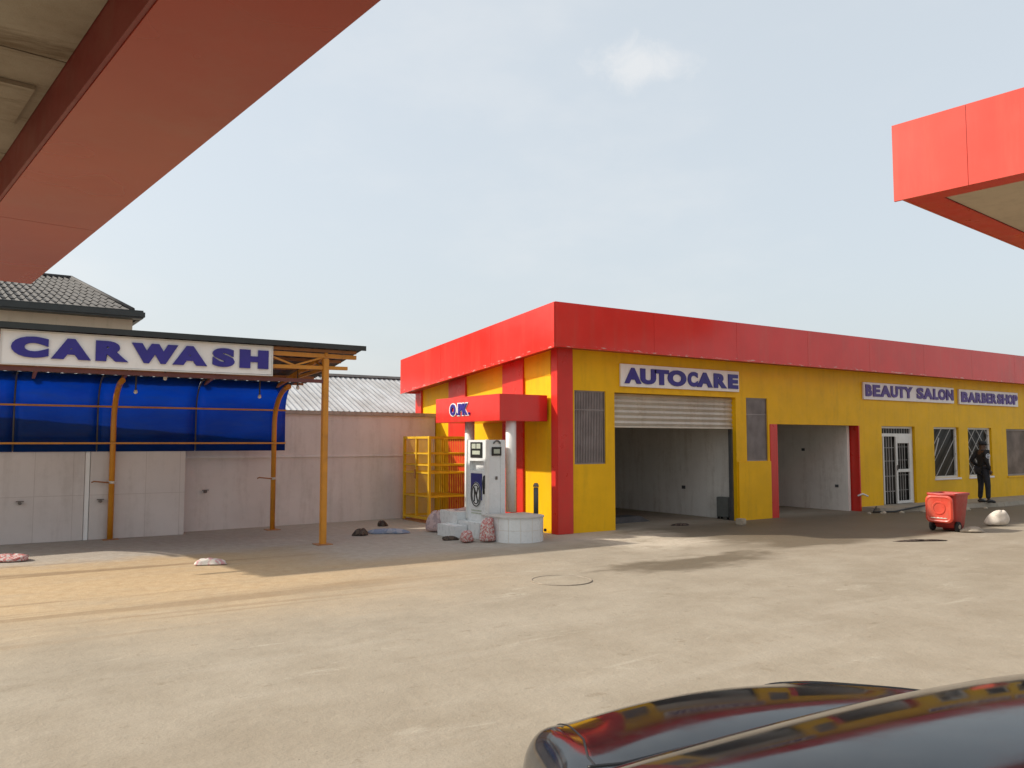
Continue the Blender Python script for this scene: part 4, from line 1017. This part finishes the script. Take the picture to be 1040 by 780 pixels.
def cab_ring(y, hb, ht, zb, zt, crown):
    L_ = [(ccx + hb, y, zb), (ccx + hb * .985, y, zb + (zt - zb) * .18), (ccx + (hb * .35 + ht * .65), y, zb + (zt - zb) * .68), (ccx + ht * .98, y, zb + (zt - zb) * .93)]
    top = [(ccx + ht * u, y, zt + crown * (1 - u * u)) for u in (.78, .4, 0, -.4, -.78)]
    return L_ + top + [(2 * ccx - x, yy, z) for x, yy, z in L_[::-1]]
cs = [(-11.20, .82, .74, .93, .965, .01), (-11.26, .88, .82, .93, 1.01, .015), (-11.38, .91, .85, .93, 1.065, .03), (-11.60, .915, .83, .92, 1.138, .043), (-11.9, .91, .79, .92, 1.185, .046), (-12.4, .89, .72, .92, 1.22, .046), (-12.9, .87, .68, .92, 1.22, .045), (-13.4, .84, .64, .92, 1.10, .04), (-13.8, .80, .62, .90, .955, .02)]
m = MB(); m.loft([cab_ring(*c_) for c_ in cs]); cab = m.build('roof', 'car', CR, sub=2)
for s_ in (-1, 1):
    def sw(y, f_):
        for a, b in zip(cs, cs[1:]):
            if b[0] <= y <= a[0]:
                t = (y - a[0]) / (b[0] - a[0]); hb, ht, zb_, zt_ = [a[i] + (b[i] - a[i]) * t for i in (1, 2, 3, 4)]; break
        return (ccx + s_ * ((hb * .35 + ht * .65) * f_ + hb * (1 - f_) + .012), y, zb_ + (zt_ - zb_) * (.2 + .48 * f_))
    for y0_, y1_ in ((-11.95, -12.6), (-12.66, -13.35)):
        m = MB(); m.poly([sw(y0_, .0), sw(y1_, .0), sw(y1_, .95), sw(y0_, .95)]); m.build('side_window', 'glass', CR, solid=.006)
    for y_ in (-11.65, -13.9):
        w = MB().tube([(ccx + s_ * .70, y_, .31), (ccx + s_ * .875, y_, .31)], .31, 28).build('wheel', 'tyre', CR)
        MB().tube([(ccx + s_ * .876, y_, .31), (ccx + s_ * .885, y_, .31)], .2, 20).build('rim', 'rim', w)
    MB().box((ccx + s_ * .36 - .09, -10.60, .64), (ccx + s_ * .36 + .09, -10.535, .74), .02).build('tail_lamp', 'lamp_red', CR)
from mathutils.bvhtree import BVHTree
dg = bpy.context.evaluated_depsgraph_get(); dg.update()
tree = BVHTree.FromObject([o for o in CR.children if o.name.startswith('body')][0], dg)
def on_body(x, y):
    o_ = world_loc(CR); h_ = tree.ray_cast(Vector((x, y, 3)) - o_, Vector((0, 0, -1)))
    return Vector((x, y, h_[0].z + o_.z - .001)) if h_[0] is not None else Vector((x, y, .9))
def seam(pts):
    out = []
    for a, b in zip(pts, pts[1:]):
        for i in range(10): out.append(on_body(a[0] + (b[0] - a[0]) * i / 10, a[1] + (b[1] - a[1]) * i / 10))
    out.append(on_body(*pts[-1])); return out
m = MB()
for s_ in (-1, 1): m.tube(seam([(ccx + s_ * .43, -10.66), (ccx + s_ * .46, -10.78), (ccx + s_ * .52, -10.94), (ccx + s_ * .60, -11.08), (ccx + s_ * .62, -11.14)]), .0035, 6)
m.tube(seam([(ccx - .64, -11.14), (ccx - .56, -11.17), (ccx - .3, -11.19), (ccx, -11.2), (ccx + .3, -11.19), (ccx + .56, -11.17), (ccx + .64, -11.14)]), .006, 6)
m.build('lid_gap', 'black', CR)
CR.rotation_euler = (0, 0, math.radians(-5)); CR.location.x -= .19

# ------------------------------------------------------------------ camera, sun, sky
cam = bpy.data.cameras.new('camera'); co = bpy.data.objects.new('camera', cam); COL.objects.link(co); scene.camera = co
fpx = 840.; cam.sensor_width = 36.; cam.lens = 36. * fpx / 1040.; cam.clip_start = .05; cam.clip_end = 2000
pit = math.radians(4.0177); az = math.radians(56.3287)
F = Vector((math.cos(az) * math.cos(pit), math.sin(az) * math.cos(pit), math.sin(pit)))
co.location = CAMP; co.rotation_euler = F.to_track_quat('-Z', 'Y').to_euler()

SUN = Vector((-1.16, .78, 1.0)).normalized()
el = math.asin(SUN.z); rot = math.atan2(SUN.x, SUN.y)
sl = bpy.data.lights.new('sun', 'SUN'); sl.energy = 3.6; sl.angle = math.radians(1.0); sl.color = (1., .93, .82)
so = bpy.data.objects.new('sun', sl); COL.objects.link(so); so.rotation_euler = SUN.to_track_quat('Z', 'Y').to_euler()
wd = bpy.data.worlds.new('World'); scene.world = wd; wd.use_nodes = True; nt = wd.node_tree
for n_ in list(nt.nodes): nt.nodes.remove(n_)
k = NB(nt); out = nt.nodes.new('ShaderNodeOutputWorld'); bg = nt.nodes.new('ShaderNodeBackground')
sky = nt.nodes.new('ShaderNodeTexSky'); sky.sky_type = 'NISHITA'; sky.sun_disc = False
sky.sun_elevation = el; sky.sun_rotation = rot; sky.altitude = 0; sky.air_density = 1.0; sky.dust_density = 5.0; sky.ozone_density = 1.5
mx = k.mix(.68, sky.outputs[0], (4.0, 4.28, 4.36))      # harmattan dust: most of the blue is washed out
tc = nt.nodes.new('ShaderNodeTexCoord').outputs['Generated']
U = Vector((0, 0, 1)) * math.cos(pit) - Vector((math.cos(az), math.sin(az), 0)) * math.sin(pit); Rt = Vector((math.sin(az), -math.cos(az), 0))
cd = (F + Rt * (650 - 520) / fpx + U * (390 - 66) / fpx).normalized()
def dotn(v):
    d_ = nt.nodes.new('ShaderNodeVectorMath'); d_.operation = 'DOT_PRODUCT'; nt.links.new(tc, d_.inputs[0]); d_.inputs[1].default_value = v; return d_.outputs['Value']
hx = k.math('DIVIDE', dotn(Rt), .055); hx = k.math('SUBTRACT', hx, cd.dot(Rt) / .055)
vx = Rt.cross(cd).normalized(); vy = k.math('DIVIDE', dotn(vx), .026); vy = k.math('SUBTRACT', vy, cd.dot(vx) / .026)
rad = k.math('SQRT', k.math('ADD', k.math('MULTIPLY', hx, hx), k.math('MULTIPLY', vy, vy)))
cn = k.noise(tc, 26., 6, .65, .4)
cm = k.math('MULTIPLY', k.ramp(k.math('ADD', rad, k.math('MULTIPLY', k.math('SUBTRACT', cn, .5), 2.4)), 1.45, .0), k.ramp(dotn(F), .2, .3))
wisp = k.math('MULTIPLY', k.ramp(k.noise(k.map(tc, (1, 1, 2.2)), 3.2, 5, .6), .45, .75), .16)
mx = k.mix(k.math('MAXIMUM', k.math('MULTIPLY', cm, .42), wisp), mx, (4.9, 4.75, 4.6))
nt.links.new(mx, bg.inputs['Color']); bg.inputs['Strength'].default_value = .15
nt.links.new(bg.outputs[0], out.inputs[0])

scene.view_settings.view_transform = 'Standard'; scene.view_settings.look = 'None'
scene.view_settings.exposure = 0.44; scene.view_settings.gamma = 1.0; scene.view_settings.use_curve_mapping = False
scene.render.engine = 'CYCLES'; scene.cycles.max_bounces = 8; scene.cycles.use_denoising = True
